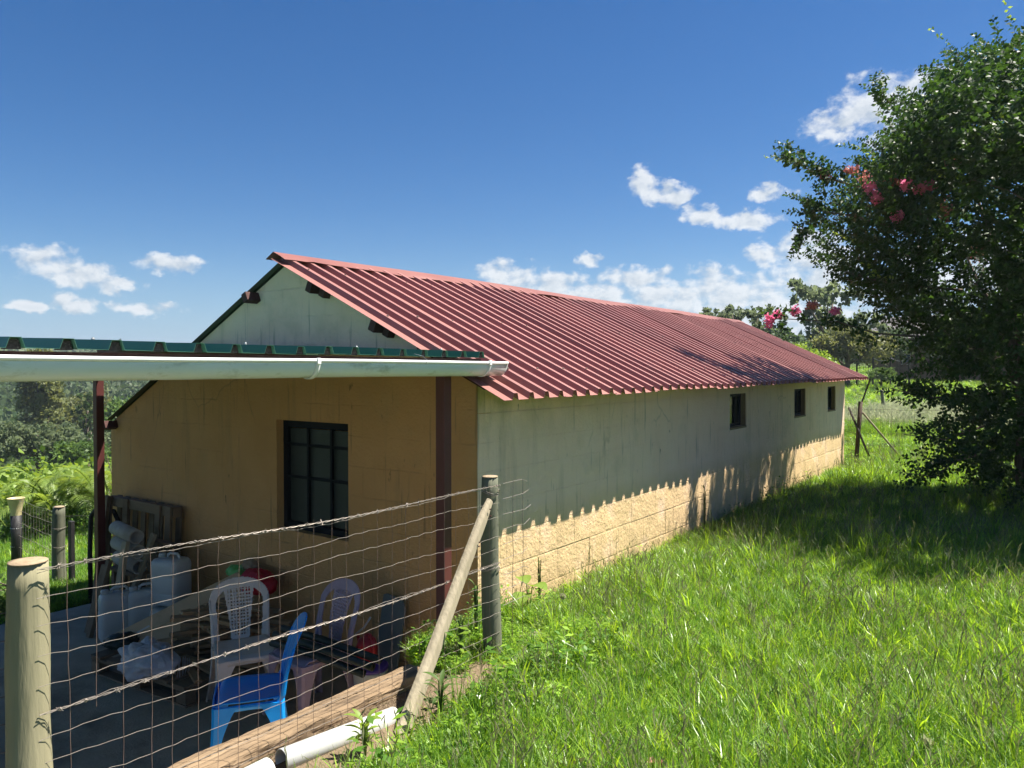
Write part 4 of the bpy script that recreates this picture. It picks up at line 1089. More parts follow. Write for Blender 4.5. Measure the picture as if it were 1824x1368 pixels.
    MB().lathe([(.085, 0), (.095, .02), (.11, .26), (.116, .265), (.116, .28), (.108, .28)], 22).build('body', M_CAN, t, smooth=True)
    MB().lathe([(.118, .281), (.118, .30), (.108, .308), (.0, .308)], 22).build('lid', M_PURPLE, t, smooth=True)
    t = thing('watering_can', 'red plastic watering can resting on the bucket lid', 'watering can', (-3.66, 3.44, FLOOR + .31), R(160))
    MB().lathe([(.055, 0), (.068, .01), (.07, .10), (.055, .15), (.03, .165), (.028, .18)], 18).build('body', M_REDP, t, smooth=True)
    MB().tube([(-.02, 0, .165), (-.06, 0, .185), (-.105, 0, .155), (-.11, 0, .09), (-.068, 0, .05)], .012, 8).build('handle', M_REDP, t, smooth=True)
    MB().tube([(.06, 0, .03), (.12, 0, .09), (.16, 0, .15)], [.018, .013, .012], 8).build('spout', M_REDP, t, smooth=True)
    b = MB(); b.prism([(-.10, 0, 0), (.10, 0, 0), (.105, 0, .60), (.07, 0, .655), (-.07, 0, .68), (-.10, 0, .67)], (0, .018, 0))
    o = b.build('leaning_board', M_GREYBOARD, bevel=.003, loc=(-3.70, 3.60, FLOOR), rot=(R(-12), 0, R(3))); tag(o, 'grey-green board with clipped corners leaning on the gable wall', 'board')
    o = MB().tube([(-4.0, 3.42, FLOOR + .28), (-3.75, 3.50, FLOOR + .50), (-3.71, 3.52, FLOOR + .57)], .007, 6).build('thin_rod', M_WHITECH, smooth=True); tag(o, 'thin pale rod leaning against the grey-green board', 'rod')
    t = thing('wall_conduit', 'thin grey conduit with a hooked top fixed to the gable wall', 'conduit', (-3.31, 3.77, -.3))
    def P2(o): o.parent = t; o.matrix_parent_inverse = Matrix.Translation(t.location).inverted(); return o
    P2(MB().tube([(-3.325, 3.785, .572), (-3.315, 3.765, .568), (-3.312, 3.768, .53), (-3.318, 3.772, .3), (-3.312, 3.77, 0), (-3.316, 3.772, -.3), (-3.316, 3.772, FLOOR)], .0065, 8).build('pipe', M_GREYBOARD, smooth=True))
    for z in (.27, -.2): P2(MB().tube([(-3.335, 3.782, z), (-3.316, 3.760, z), (-3.297, 3.782, z)], .006, 6).build('clip', M_GALV))
build_clutter()

# ------------------------------------------------------------------ vegetation
def leaf_mat(name, c1, c2, rough=.5, transl=.35, spec=.4, rand=.15):
    """leaf colour varies from leaf to leaf by a random value per island"""
    m = bpy.data.materials.new(name); m.use_nodes = True
    nt = m.node_tree; N, L = nt.nodes.new, nt.links.new; b = nt.nodes['Principled BSDF']
    g = N('ShaderNodeNewGeometry'); oi = N('ShaderNodeObjectInfo')
    n = N('ShaderNodeTexNoise'); n.inputs['Scale'].default_value = .9; n.inputs['Detail'].default_value = 3; L(g.outputs['Position'], n.inputs['Vector'])
    ad = N('ShaderNodeMath'); ad.operation = 'MULTIPLY_ADD'; L(n.outputs['Fac'], ad.inputs[0]); ad.inputs[1].default_value = .9
    sb = N('ShaderNodeMath'); sb.operation = 'MULTIPLY_ADD'; L(g.outputs['Random Per Island'], sb.inputs[0]); sb.inputs[1].default_value = .6; sb.inputs[2].default_value = -.25
    L(sb.outputs[0], ad.inputs[2])
    mx = N('ShaderNodeMix'); mx.data_type = 'RGBA'; L(ad.outputs[0], mx.inputs[0]); mx.inputs[6].default_value = (*c1, 1); mx.inputs[7].default_value = (*c2, 1)
    hs = N('ShaderNodeHueSaturation'); L(mx.outputs[2], hs.inputs['Color'])
    rr = N('ShaderNodeMapRange'); L(oi.outputs['Random'], rr.inputs[0]); rr.inputs[3].default_value = 1 - rand; rr.inputs[4].default_value = 1 + rand; L(rr.outputs[0], hs.inputs['Value'])
    L(hs.outputs[0], b.inputs['Base Color']); b.inputs['Roughness'].default_value = rough; b.inputs['Specular IOR Level'].default_value = spec
    tr = N('ShaderNodeBsdfTranslucent'); h2 = N('ShaderNodeHueSaturation'); L(hs.outputs[0], h2.inputs['Color'])
    h2.inputs['Hue'].default_value = .48; h2.inputs['Value'].default_value = 1.9; h2.inputs['Saturation'].default_value = 1.1
    L(h2.outputs[0], tr.inputs['Color'])
    ms = N('ShaderNodeMixShader'); ms.inputs[0].default_value = transl; L(b.outputs[0], ms.inputs[1]); L(tr.outputs[0], ms.inputs[2])
    L(ms.outputs[0], nt.nodes['Material Output'].inputs[0])
    return m
M_G1 = leaf_mat('fresh_grass', (.145, .27, .028), (.31, .47, .068), .34, .44, .5, .3)
M_G2 = leaf_mat('deep_grass', (.065, .16, .022), (.125, .25, .036), .45, .42, .35, .2)
M_G3 = leaf_mat('dry_grass', (.24, .20, .09), (.36, .31, .16), .7, .25, .2, .2)
M_G4 = leaf_mat('seeding_grass', (.10, .12, .05), (.18, .19, .09), .7, .25, .2, .2)
M_G5 = leaf_mat('pale_seed_heads', (.26, .29, .17), (.38, .40, .26), .7, .35, .2, .15)

PROTO = bpy.data.collections.new('grass_clumps')     # kept out of the scene, only instanced
def blades(n, rad, h0, h1, w, lean, seed, segs=3, droop=.5):
    r_ = np.random.default_rng(seed); V = []; F = []
    for i in range(n):
        a = r_.uniform(0, 6.283); rr = rad * math.sqrt(r_.random()); h = r_.uniform(h0, h1); wd = w * r_.uniform(.6, 1.3)
        bx, by = rr * math.cos(a), rr * math.sin(a); la = r_.uniform(0, 6.283); ln = lean * r_.random() ** .7
        sx, sy = -math.sin(la), math.cos(la); tw = r_.uniform(-.6, .6)
        sx, sy = math.cos(la + 1.57 + tw), math.sin(la + 1.57 + tw)
        o = len(V)
        for k in range(segs):
            t = k / segs; ww = wd * (1 - .25 * t) * .5; off = h * ln * t ** 1.8; z = h * (t - droop * ln * t ** 2.4 * .5)
            px, py = bx + math.cos(la) * off, by + math.sin(la) * off
            V += [(px - sx * ww, py - sy * ww, z), (px + sx * ww, py + sy * ww, z)]
        t = 1; off = h * ln; z = h * (1 - droop * ln * .5)
        V.append((bx + math.cos(la) * off, by + math.sin(la) * off, z))
        for k in range(segs - 1): F.append((o + 2 * k, o + 2 * k + 1, o + 2 * k + 3, o + 2 * k + 2))
        F.append((o + 2 * segs - 2, o + 2 * segs - 1, o + 2 * segs))
    return V, F
def add_proto(nm, parts):
    me = bpy.data.meshes.new(nm); V = []; F = []; MI = []
    mats = []
    for (v, f, mat) in parts:
        if mat not in mats: mats.append(mat)
        o = len(V); V += v; F += [tuple(o + i for i in q) for q in f]; MI += [mats.index(mat)] * len(f)
    me.from_pydata(V, [], F)
    for k in mats: me.materials.append(k)
    me.polygons.foreach_set('material_index', MI); me.polygons.foreach_set('use_smooth', [True] * len(F))
    o = bpy.data.objects.new(nm, me); PROTO.objects.link(o); return o
def stalks(n, rad, h0, h1, seed, head=.05, wd=.0022, hw=.006):
    r_ = np.random.default_rng(seed); V = []; F = []
    for i in range(n):
        a = r_.uniform(0, 6.283); rr = rad * math.sqrt(r_.random()); h = r_.uniform(h0, h1); la = r_.uniform(0, 6.283); ln = r_.uniform(.05, .5)
        c, s_ = math.cos(la), math.sin(la); x0, y0 = rr * math.cos(a), rr * math.sin(a)
        p = lambda t: (x0 + c * ln * h * t * t, y0 + s_ * ln * h * t * t, h * (t - .12 * t * t))
        o = len(V); ts = [0, .5, 1]
        for t in ts:
            q = p(t); V += [(q[0] - s_ * wd / 2, q[1] + c * wd / 2, q[2]), (q[0] + s_ * wd / 2, q[1] - c * wd / 2, q[2])]
        F += [(o, o + 1, o + 3, o + 2), (o + 2, o + 3, o + 5, o + 4)]
        for kk in range(3):
            an = r_.uniform(0, 6.28); q = p(1 - .12 * kk); e = (q[0] + head * .5 * math.cos(an), q[1] + head * .5 * math.sin(an), q[2] + head * r_.uniform(.5, 1))
            o = len(V); V += [q, (q[0] * .5 + e[0] * .5 + hw / 2, q[1] * .5 + e[1] * .5, q[2] * .5 + e[2] * .5), e, (q[0] * .5 + e[0] * .5 - hw / 2, q[1] * .5 + e[1] * .5, q[2] * .5 + e[2] * .5)]
            F.append((o, o + 1, o + 2, o + 3))
    return V, F
for i in range(4): add_proto('clump_%02d' % i, [(*blades(34, .05, .04, .12 + .012 * i, .0046, 1.0, 10 + i), M_G1 if i < 3 else M_G2), (*blades(12, .05, .04, .11, .0042, 1.2, 20 + i), M_G2)])
add_proto('clump_04', [(*blades(24, .05, .08, .19, .005, .9, 31), M_G2), (*blades(8, .05, .06, .16, .005, 1.0, 32), M_G1)])
add_proto('clump_05', [(*blades(16, .05, .06, .15, .0055, .9, 41), M_G1), (*stalks(3, .04, .12, .26, 42), M_G4)])
add_proto('clump_06', [(*blades(26, .05, .05, .13, .0047, 1.0, 51), M_G1), (*blades(10, .06, .04, .12, .0045, 1.3, 52), M_G3)])
add_proto('clump_07', [(*blades(14, .06, .10, .26, .0065, .9, 61), M_G1), (*stalks(2, .04, .2, .34, 62), M_G4)])
add_proto('clump_08', [(*blades(22, .10, .25, .62, .009, .8, 71), M_G2), (*blades(14, .10, .25, .6, .008, .9, 72), M_G1)])          # tall tufts
add_proto('clump_09', [(*blades(16, .10, .25, .55, .008, .7, 81), M_G1), (*stalks(16, .12, .5, .85, 82, .14, .003, .02), M_G5)])       # pale seeding tufts
def broad(n, seed, size, spread, hgt):
    r_ = np.random.default_rng(seed); V = []; F = []
    for i in range(n):
        a = r_.uniform(0, 6.28); t = r_.uniform(.2, 1); z = hgt * t * r_.uniform(.6, 1.1); rr = spread * r_.uniform(.2, 1)
        p = np.array([rr * math.cos(a), rr * math.sin(a), z]); d = np.array([math.cos(a + r_.uniform(-.6, .6)), math.sin(a + r_.uniform(-.6, .6)), r_.uniform(-.4, .7)]); d /= np.linalg.norm(d)
        s_ = np.cross(d, [0, 0, 1]); s_ /= np.linalg.norm(s_) + 1e-6; L_ = size * r_.uniform(.6, 1.2); W = L_ * .26
        o = len(V); V += [tuple(p), tuple(p + d * L_ * .5 + s_ * W), tuple(p + d * L_ + np.array([0, 0, -.1 * L_])), tuple(p + d * L_ * .5 - s_ * W)]; F.append((o, o + 1, o + 2, o + 3))
    return V, F
add_proto('clump_10', [(*broad(40, 91, .035, .09, .12), M_G1), (*blades(10, .06, .05, .14, .005, .9, 92), M_G2)])    # leafy weeds
add_proto('clump_11', [(*broad(50, 95, .045, .10, .28), M_G2), (*broad(14, 96, .05, .08, .30), M_G1)])
ORDER = sorted(o.name for o in PROTO.objects)

def scatter(name, pts, idx, scl, tilt=.15):
    n = len(pts); me = bpy.data.meshes.new(name); me.vertices.add(n); me.vertices.foreach_set('co', np.asarray(pts, np.float32).ravel())
    a = me.attributes.new('pick', 'INT', 'POINT'); a.data.foreach_set('value', np.asarray(idx, np.int32))
    a = me.attributes.new('size', 'FLOAT', 'POINT'); a.data.foreach_set('value', np.asarray(scl, np.float32))
    rot = np.stack([nrg.normal(0, tilt, n), nrg.normal(0, tilt, n), nrg.uniform(0, 6.283, n)], 1)
    a = me.attributes.new('turn', 'FLOAT_VECTOR', 'POINT'); a.data.foreach_set('vector', rot.astype(np.float32).ravel())
    o = bpy.data.objects.new(name, me); COL.objects.link(o)
    ng = bpy.data.node_groups.new(name + '_scatter', 'GeometryNodeTree')
    ng.interface.new_socket('Geometry', in_out='INPUT', socket_type='NodeSocketGeometry'); ng.interface.new_socket('Geometry', in_out='OUTPUT', socket_type='NodeSocketGeometry')
    N, L = ng.nodes.new, ng.links.new
    gi, go = N('NodeGroupInput'), N('NodeGroupOutput')
    ip = N('GeometryNodeInstanceOnPoints'); ci = N('GeometryNodeCollectionInfo'); ci.inputs[0].default_value = PROTO; ci.inputs['Separate Children'].default_value = True; ci.inputs['Reset Children'].default_value = True
    def attr(nm, ty):
        q = N('GeometryNodeInputNamedAttribute'); q.data_type = ty; q.inputs[0].default_value = nm; return q.outputs[0]
    L(gi.outputs[0], ip.inputs['Points']); L(ci.outputs[0], ip.inputs['Instance']); ip.inputs['Pick Instance'].default_value = True
    L(attr('pick', 'INT'), ip.inputs['Instance Index'])
    er = N('FunctionNodeEulerToRotation'); L(attr('turn', 'FLOAT_VECTOR'), er.inputs[0]); L(er.outputs[0], ip.inputs['Rotation'])
    L(attr('size', 'FLOAT'), ip.inputs['Scale']); L(ip.outputs[0], go.inputs[0])
    md = o.modifiers.new('scatter', 'NODES'); md.node_group = ng
    return o

def polar(n, a0, a1, r0, r1, pw=1.0):
    """points seen from the standpoint: azimuth clockwise from +Y in degrees, even per unit area"""
    a = np.radians(nrg.uniform(a0, a1, n)); t = nrg.random(n) ** pw; r_ = np.sqrt(r0 ** 2 + (r1 ** 2 - r0 ** 2) * t)
    return np.sin(a) * r_, np.cos(a) * r_
def bare(x, y):
    """bare soil: beside the pipe and at the far path"""
    s1 = 1 - ((x + 2.38) / .30) ** 2 - ((y - 2.1) / 1.5) ** 2
    s2 = 1 - ((x + 1.2) / 2.0) ** 2 - ((y - 15.2) / .5) ** 2
    s3 = 1 - ((x + 8.8) / 1.6) ** 2 - ((y - 2.95) / .26) ** 2
    return np.maximum(np.maximum(s1, s2), s3)
def lawn_ok(x, y):
    ok = np.where(y < 3.75, x > -2.36 + .06 * np.sin(y * 5), x > WX + .03)
    ok = ok | ((y > 13.95) & (x > -9)) | ((y > 2.95) & (y <= 3.75) & (x > -2.93))
    return ok & (bare(x, y) < nrg.uniform(-.1, .55, len(x)))
def build_grass():
    X = []; Y = []; I = []; S = []
    for (n, a0, a1, r0, r1, s0, s1) in ((17000, -56, 12, 1.9, 5.2, .75, 1.1), (21000, -42, 12, 5.2, 9.5, .8, 1.2), (17000, -30, 12, 9.5, 17, .95, 1.5), (9000, -22, 10, 17, 30, 1.3, 2.1)):
        x, y = polar(n, a0, a1, r0, r1); k = lawn_ok(x, y); x, y = x[k], y[k]; m_ = len(x)
        pn = vnoise(x, y, 1.6, 3.0) * .5 + vnoise(x, y, 4.1, 1.0) * .5
        u = nrg.random(m_); idx = np.choose(np.minimum((u * 4).astype(int), 3), [np.full(m_, q) for q in range(4)])
        u = nrg.random(m_)
        idx = np.where(u < .10 + .10 * pn, 4, idx); idx = np.where((u > .30) & (u < .35 + .05 * pn), 5, idx); idx = np.where((u > .5) & (u < .56 - .14 * pn), 6, idx)
        idx = np.where((u > .7) & (u < .735 + .03 * pn), 7, idx)
        # leafy weeds along the fence and the wall foot
        near = (y > 2.9) & (y < 3.75) & (x < -2.36)
        edge = ((y < 3.9) & (x < -1.9)) | ((y > 3.9) & (x < WX + .35))
        u2 = nrg.random(m_); idx = np.where(edge & (u2 < .14), 10, idx); idx = np.where(edge & (u2 > .985), 11, idx)
        idx = np.where(near & (u2 < .3), 10, idx)
        sc = nrg.uniform(s0, s1, m_) * (1 + .22 * pn)
        sc = np.where(edge & (y > 3.9), sc * .72, sc)
        sc = np.where(near, sc * .7, sc)
        X.append(x); Y.append(y); I.append(idx); S.append(sc)
    X, Y, I, S = map(np.concatenate, (X, Y, I, S))
    o = scatter('lawn_grass', np.stack([X, Y, ground_z(X, Y) - .006], 1), I, S); tag(o, 'long green grass of the lawn beside the building', 'grass', kind='stuff')
    # left of the carport and down the slope
    X = []; Y = []; I = []; S = []
    for (n, a0, a1, r0, r1, s0, s1) in ((11000, -82, -58, 7.6, 11.5, .7, 1.05), (7000, -82, -58, 11.5, 18, 1.2, 2.0), (6000, -80, -57, 18, 36, 1.6, 2.6)):
        x, y = polar(n, a0, a1, r0, r1); k = (x < -7.6) & (bare(x, y) < nrg.uniform(-.1, .55, n)) & ((y < 3.6) | (x < LX - .25)); x, y = x[k], y[k]
        I.append(np.where(nrg.random(len(x)) < .15, 6, nrg.integers(0, 5, len(x)))); S.append(nrg.uniform(s0, s1, len(x))); X.append(x); Y.append(y)
    X, Y, I, S = map(np.concatenate, (X, Y, I, S))
    o = scatter('slope_grass', np.stack([X, Y, ground_z(X, Y) - .005], 1), I, S); tag(o, 'sunlit grass on the slope beyond the carport', 'grass', kind='stuff')
    # unmown belt with pale seed heads beyond the far corner, then mown lawn
    x, y = polar(5200, -17, 9, 18.5, 25); k = (x > -9); x, y = x[k], y[k]
    pale = (y > 19) & (y < 24.5) & (vnoise(x, y, .9, 2) > -.5) & (x > -4.8)
    I = np.where(pale & (nrg.random(len(x)) < .30), 9, np.where(nrg.random(len(x)) < .6, 8, 7)); S = nrg.uniform(.45, .85, len(x))
    o = scatter('tall_grass', np.stack([x, y, ground_z(x, y) - .01], 1), I, S); tag(o, 'tall unmown grass with pale seed heads beyond the far corner', 'grass', kind='stuff')
    x, y = polar(9000, -20, 8, 25, 75); I = nrg.integers(0, 4, len(x)); S = nrg.uniform(1.2, 2.2, len(x))
    o = scatter('far_lawn_grass', np.stack([x, y, ground_z(x, y) - .01], 1), I, S); tag(o, 'short mown grass of the distant lawn', 'grass', kind='stuff')
build_grass()

# ------------------------------------------------------------------ trees
M_BARK = pmat('grey_brown_bark', (.10, .075, .055), (.19, .15, .115), 8, .9, .6, 30, stretch=(1, 1, .3), dirt=(.05, .04, .03), dirt_amt=.6)
M_LF_MYRTLE = leaf_mat('myrtle_leaf', (.016, .044, .011), (.048, .105, .02), .5, .32, .3, .0)
M_LF_DARK = leaf_mat('dark_evergreen_leaf', (.03, .06, .022), (.075, .12, .04), .5, .35, .35, .1)
M_LF_OLIVE = leaf_mat('olive_leaf', (.085, .105, .034), (.17, .19, .065), .55, .35, .3, .1)
M_LF_GREY = leaf_mat('grey_green_leaf', (.085, .12, .058), (.15, .19, .095), .6, .38, .25, .1)
M_LF_MID = leaf_mat('mid_green_leaf', (.055, .11, .026), (.11, .18, .045), .5, .35, .3, .1)
M_LF_LIME = leaf_mat('lime_leaf', (.12, .20, .03), (.22, .31, .055), .5, .35, .3, .1)
M_PINK = leaf_mat('pink_blossom', (.55, .12, .22), (.75, .30, .40), .6, .35, .2, .0)
M_PINKDRY = leaf_mat('faded_pink_blossom', (.30, .13, .09), (.46, .22, .17), .7, .3, .2, .0)
M_FROND = leaf_mat('palm_frond', (.11, .19, .03), (.24, .31, .075), .45, .4, .4, .1)

def leaves(P, D, L_, W, fold=.12, gen=None):
    """rhombic leaves: points P, unit directions D, lengths, half widths -> V, F (2 tris as one quad, folded)"""
    g = gen or nrg; n = len(P); rv = g.normal(size=(n, 3)); S = np.cross(D, rv); S /= np.linalg.norm(S, axis=1, keepdims=True) + 1e-9
    U = np.cross(S, D); L_ = np.broadcast_to(L_, (n,))[:, None]; W = np.broadcast_to(W, (n,))[:, None]
    mid = P + D * L_ * .48
    V = np.stack([P, mid + S * W + U * L_ * fold, P + D * L_ - U * L_ * fold * .5, mid - S * W + U * L_ * fold], 1).reshape(-1, 3)
    return V, np.arange(4 * n).reshape(n, 4)
def rdir(n, g=None):
    v = (g or nrg).normal(size=(n, 3)); return v / np.linalg.norm(v, axis=1, keepdims=True)
def crown_mesh(name, lobes, per, leaf, seed, wd=.42, up=.25, shell=.55):
    g = np.random.default_rng(seed); Vs = []; Fs = []; o = 0
    for (c, r_) in lobes:
        n = int(per * (r_[0] * r_[1] + r_[1] * r_[2] + r_[0] * r_[2]) / 3)
        # sub-clumps over the lobe
        k = max(6, n // 45); cd = rdir(k, g); cr = shell + (1 - shell) * g.random(k) ** .7
        cc = np.array(c) + cd * np.array(r_) * (cr * (1 + .12 * g.normal(size=k)))[:, None]
        which = g.integers(0, k, n); sz = min(r_) * .34
        P = cc[which] + g.normal(size=(n, 3)) * sz * np.array([.62, .62, .5])
        D = rdir(n, g) + cd[which] * .6 + np.array([0, 0, up]); D /= np.linalg.norm(D, axis=1, keepdims=True)
        l = leaf * g.uniform(.6, 1.35, n); V, F = leaves(P, D, l, l * wd, .1, g)
        Vs.append(V); Fs.append(F + o); o += len(V)
    return fast_mesh(name, np.concatenate(Vs), np.concatenate(Fs))
def trunk_mesh(name, h, r0, limbs, seed, n=9):
    rr = random.Random(seed); b = MB()
    path = [(.0, 0, -.3)] + [(rr.uniform(-.08, .08) * t * h * .3, rr.uniform(-.08, .08) * t * h * .3, h * t) for t in (.0, .25, .5, .75, 1)]
    b.tube(path, [r0 * 1.25, r0 * 1.1, r0 * .9, r0 * .75, r0 * .55, r0 * .2], n)
    for q in limbs:
        q = Vector(q); s_ = Vector(path[3]).lerp(Vector(path[1]), rr.random() * .6); mid = s_.lerp(q, .5) + Vector((0, 0, -.08 * h * .3))
        b.tube([s_, mid, q], [r0 * .5, r0 * .3, r0 * .1], 6)
    return b.mesh(name)
def tree_kind(shape, seed, leaf, per, mat):
    """returns (trunk mesh, crown mesh) for a tree about 1 unit radius / given lobes"""
    g = random.Random(seed); lob = []
    if shape == 'dome':
        for i in range(11):
            a = i * 2.4 + g.uniform(-.3, .3); rr = g.uniform(.25, 1.0); lob.append(((rr * 1.5 * math.cos(a), rr * 1.5 * math.sin(a), 2.3 - .9 * rr * rr + g.uniform(-.15, .3)), (g.uniform(.6, .95),) * 2 + (g.uniform(.5, .75),)))
    elif shape == 'tall':
        for i in range(14):
            a = i * 2.4; t = i / 13; rr = (.9 - .55 * t) * g.uniform(.5, 1); lob.append(((rr * math.cos(a), rr * math.sin(a), 1.3 + 3.3 * t), (g.uniform(.5, .8),) * 2 + (g.uniform(.5, .8),)))
    elif shape == 'pine':
        for i in range(16):
            a = i * 2.4; t = i / 15; rr = (1.0 - .75 * t); lob.append(((rr * math.cos(a), rr * math.sin(a), 1.2 + 3.6 * t), (.62 * (1.15 - .6 * t), .62 * (1.15 - .6 * t), .24)))
    elif shape == 'airy':
        for i in range(22):
            a = i * 2.4; rr = g.uniform(.3, 1.8); lob.append(((rr * math.cos(a), rr * math.sin(a), 2.2 + g.uniform(-.9, 1.2) - .2 * rr), (g.uniform(.3, .5),) * 2 + (g.uniform(.25, .4),)))
    cm = crown_mesh('crown', lob, per, leaf, seed); cm.materials.append(mat)
    tm = trunk_mesh('trunk', 2.6 if shape != 'pine' else 4.8, .13, [(c[0] * .9, c[1] * .9, c[2]) for (c, r_) in lob[::2]], seed); tm.materials.append(M_BARK)
    return tm, cm
KINDS = {'olive': tree_kind('tall', 5, .17, 900, M_LF_OLIVE), 'grey': tree_kind('dome', 6, .15, 1000, M_LF_GREY), 'mid': tree_kind('dome', 7, .16, 1000, M_LF_MID),
         'dark': tree_kind('tall', 8, .17, 900, M_LF_DARK), 'pine': tree_kind('pine', 9, .16, 1300, M_LF_DARK), 'airy': tree_kind('airy', 10, .15, 1500, M_LF_GREY),
         'lime': tree_kind('dome', 12, .17, 900, M_LF_LIME), 'olivedome': tree_kind('dome', 13, .13, 1300, M_LF_OLIVE), 'darkdome': tree_kind('dome', 14, .15, 1100, M_LF_DARK)}
def tree(kind, label, x, y, s, rot, group, zs=1.0, dz=0.0, cat='tree'):
    t = thing('tree', label, cat, (x, y, float(ground_z(x, y)) + dz), rot, group); t.scale = (s, s, s * zs)
    tm, cm = KINDS[kind]; place(tm, 'trunk', None, t, True); place(cm, 'crown', None, t)
    return t
VG = 'trees on the valley side left of the building'; FG = 'trees beyond the far corner of the building'
for (k, lb, x, y, s, r_, zs) in (
    ('olive', 'tall olive-tinted tree left of the carport post, highest in the valley', -63, 26.0, 1.75, .3, 1.0),
    ('dark', 'dark narrow tree at the far left edge of the valley', -66, 20.0, 1.6, 1.9, .95),
    ('pine', 'dark tiered pine just left of the left carport post', -52, 24.2, 1.05, .5, 1.0),
    ('grey', 'wide grey-green tree low in front of the olive tree', -45, 18.4, 1.35, 2.2, .95),
    ('mid', 'round mid-green tree in front of the tiered pine', -42, 19.0, 1.0, .2, .85),
    ('darkdome', 'dark rounded tree at the left edge below the narrow tree', -47, 14.6, 1.15, 1.4, .9),
    ('mid', 'mid-green tree between the left carport post and the wall, upper one', -58, 30.5, 1.5, 3.0, 1.1),
    ('grey', 'grey-green tree between the left carport post and the wall, lower one', -46, 23.8, 1.15, 4.0, .9),
    ('olivedome', 'pale olive tree behind the tiered pine', -70, 32.5, 1.6, 1.2, 1.2),
    ('mid', 'mid-green tree at the left edge above the palms', -55, 16.0, 1.4, 5.2, 1.0)):
    tree(k, lb, x, y, s, r_, VG, zs)
for (k, lb, x, y, s, r_, zs) in (
    ('airy', 'thin airy tree showing above the far end of the red roof', -14.9, 42.6, 1.5, .4, 1.0),
    ('airy', 'feathery tree behind the pink blossom branch', -10.6, 45.0, 1.5, 2.4, 1.15),
    ('darkdome', 'dark round tree right of the thin airy tree', -12.0, 38.5, 1.05, 1.0, .95),
    ('lime', 'bright lime-green bush tree behind the roof corner', -9.6, 36.2, .72, 2.0, .98),
    ('olivedome', 'olive dome-shaped tree beside the far fence', -9.0, 41.5, 1.12, 3.1, .92),
    ('mid', 'green tree between the lime bush and the airy tree', -14.0, 44.5, 1.2, .6, .92),
    ('darkdome', 'dark tree behind the olive dome-shaped tree', -8.0, 50.0, 1.15, 1.6, .95),
    ('mid', 'leafy shrub at the foot of the far fence in front of the house', -6.9, 38.6, .42, 1.6, .8),
    ('darkdome', 'dark tree beside the house, half hidden by the myrtle', -3.6, 47.0, 1.2, 4.6, 1.0),
    ('olivedome', 'olive tree seen through the right side of the myrtle', -.5, 44.0, 1.2, 3.6, 1.0),
    ('mid', 'green tree at the right edge seen through the myrtle', 3.5, 48.0, 1.4, 5.6, 1.0)):
    tree(k, lb, x, y, s, r_, FG, zs)

def lump_field(name, label, cat, mat, pts, rad, per, leaf, seed, flat=.7):
    g = np.random.default_rng(seed); Vs = []; Fs = []; o = 0
    for (x, y, z), r_ in zip(pts, rad):
        n = int(per); d = rdir(n, g); d[:, 2] = np.abs(d[:, 2]); P = np.array([x, y, z]) + d * np.array([r_, r_, r_ * flat]) * (.55 + .5 * g.random(n))[:, None]
        D = d * .7 + rdir(n, g); D /= np.linalg.norm(D, axis=1, keepdims=True); l = leaf * g.uniform(.6, 1.4, n); V, F = leaves(P, D, l, l * .4, .1, g)
        Vs.append(V); Fs.append(F + o); o += len(V)
    me = fast_mesh(name, np.concatenate(Vs), np.concatenate(Fs)); ob = place(me, name, mat); tag(ob, label, cat, kind='stuff'); return ob
def field(n, a0, a1, r0, r1, s0, s1, dz=0.0):
    x, y = polar(n, a0, a1, r0, r1); s_ = nrg.uniform(s0, s1, n); return np.stack([x, y, ground_z(x, y) + dz], 1), s_
p, s_ = field(190, -80, -56, 20, 44, .9, 1.9); lump_field('scrub', 'bright green scrub covering the slope below the trees', 'scrub', M_LF_LIME, p, s_, 150, .16, 3, .85)
p, s_ = field(90, -82, -56, 15, 30, .4, .85); lump_field('scrub', 'mid green low scrub on the slope', 'scrub', M_LF_MID, p, s_, 120, .13, 4, .8)
p, s_ = field(430, -88, -50, 72, 210, 2.0, 4.2); lump_field('far_wood', 'far wood covering the opposite valley side', 'wood', M_LF_DARK, p, s_, 120, .75, 5, 1.1)
p, s_ = field(230, -88, -50, 80, 230, 2.0, 4.0); lump_field('far_wood', 'far grey-green wood mixed into the opposite valley side', 'wood', M_LF_GREY, p, s_, 120, .75, 6, 1.1)
p, s_ = field(330, -88, -46, 210, 430, 4, 7.5); lump_field('distant_wood', 'distant wood along the skyline of the valley', 'wood', M_LF_GREY, p, s_, 90, 1.5, 7, .9)
p, s_ = field(160, -30, 12, 90, 190, 3.0, 5.0, .5); lump_field('distant_wood', 'distant wood along the skyline behind the house', 'wood', M_LF_DARK, p, s_, 110, 1.0, 8, 1.0)

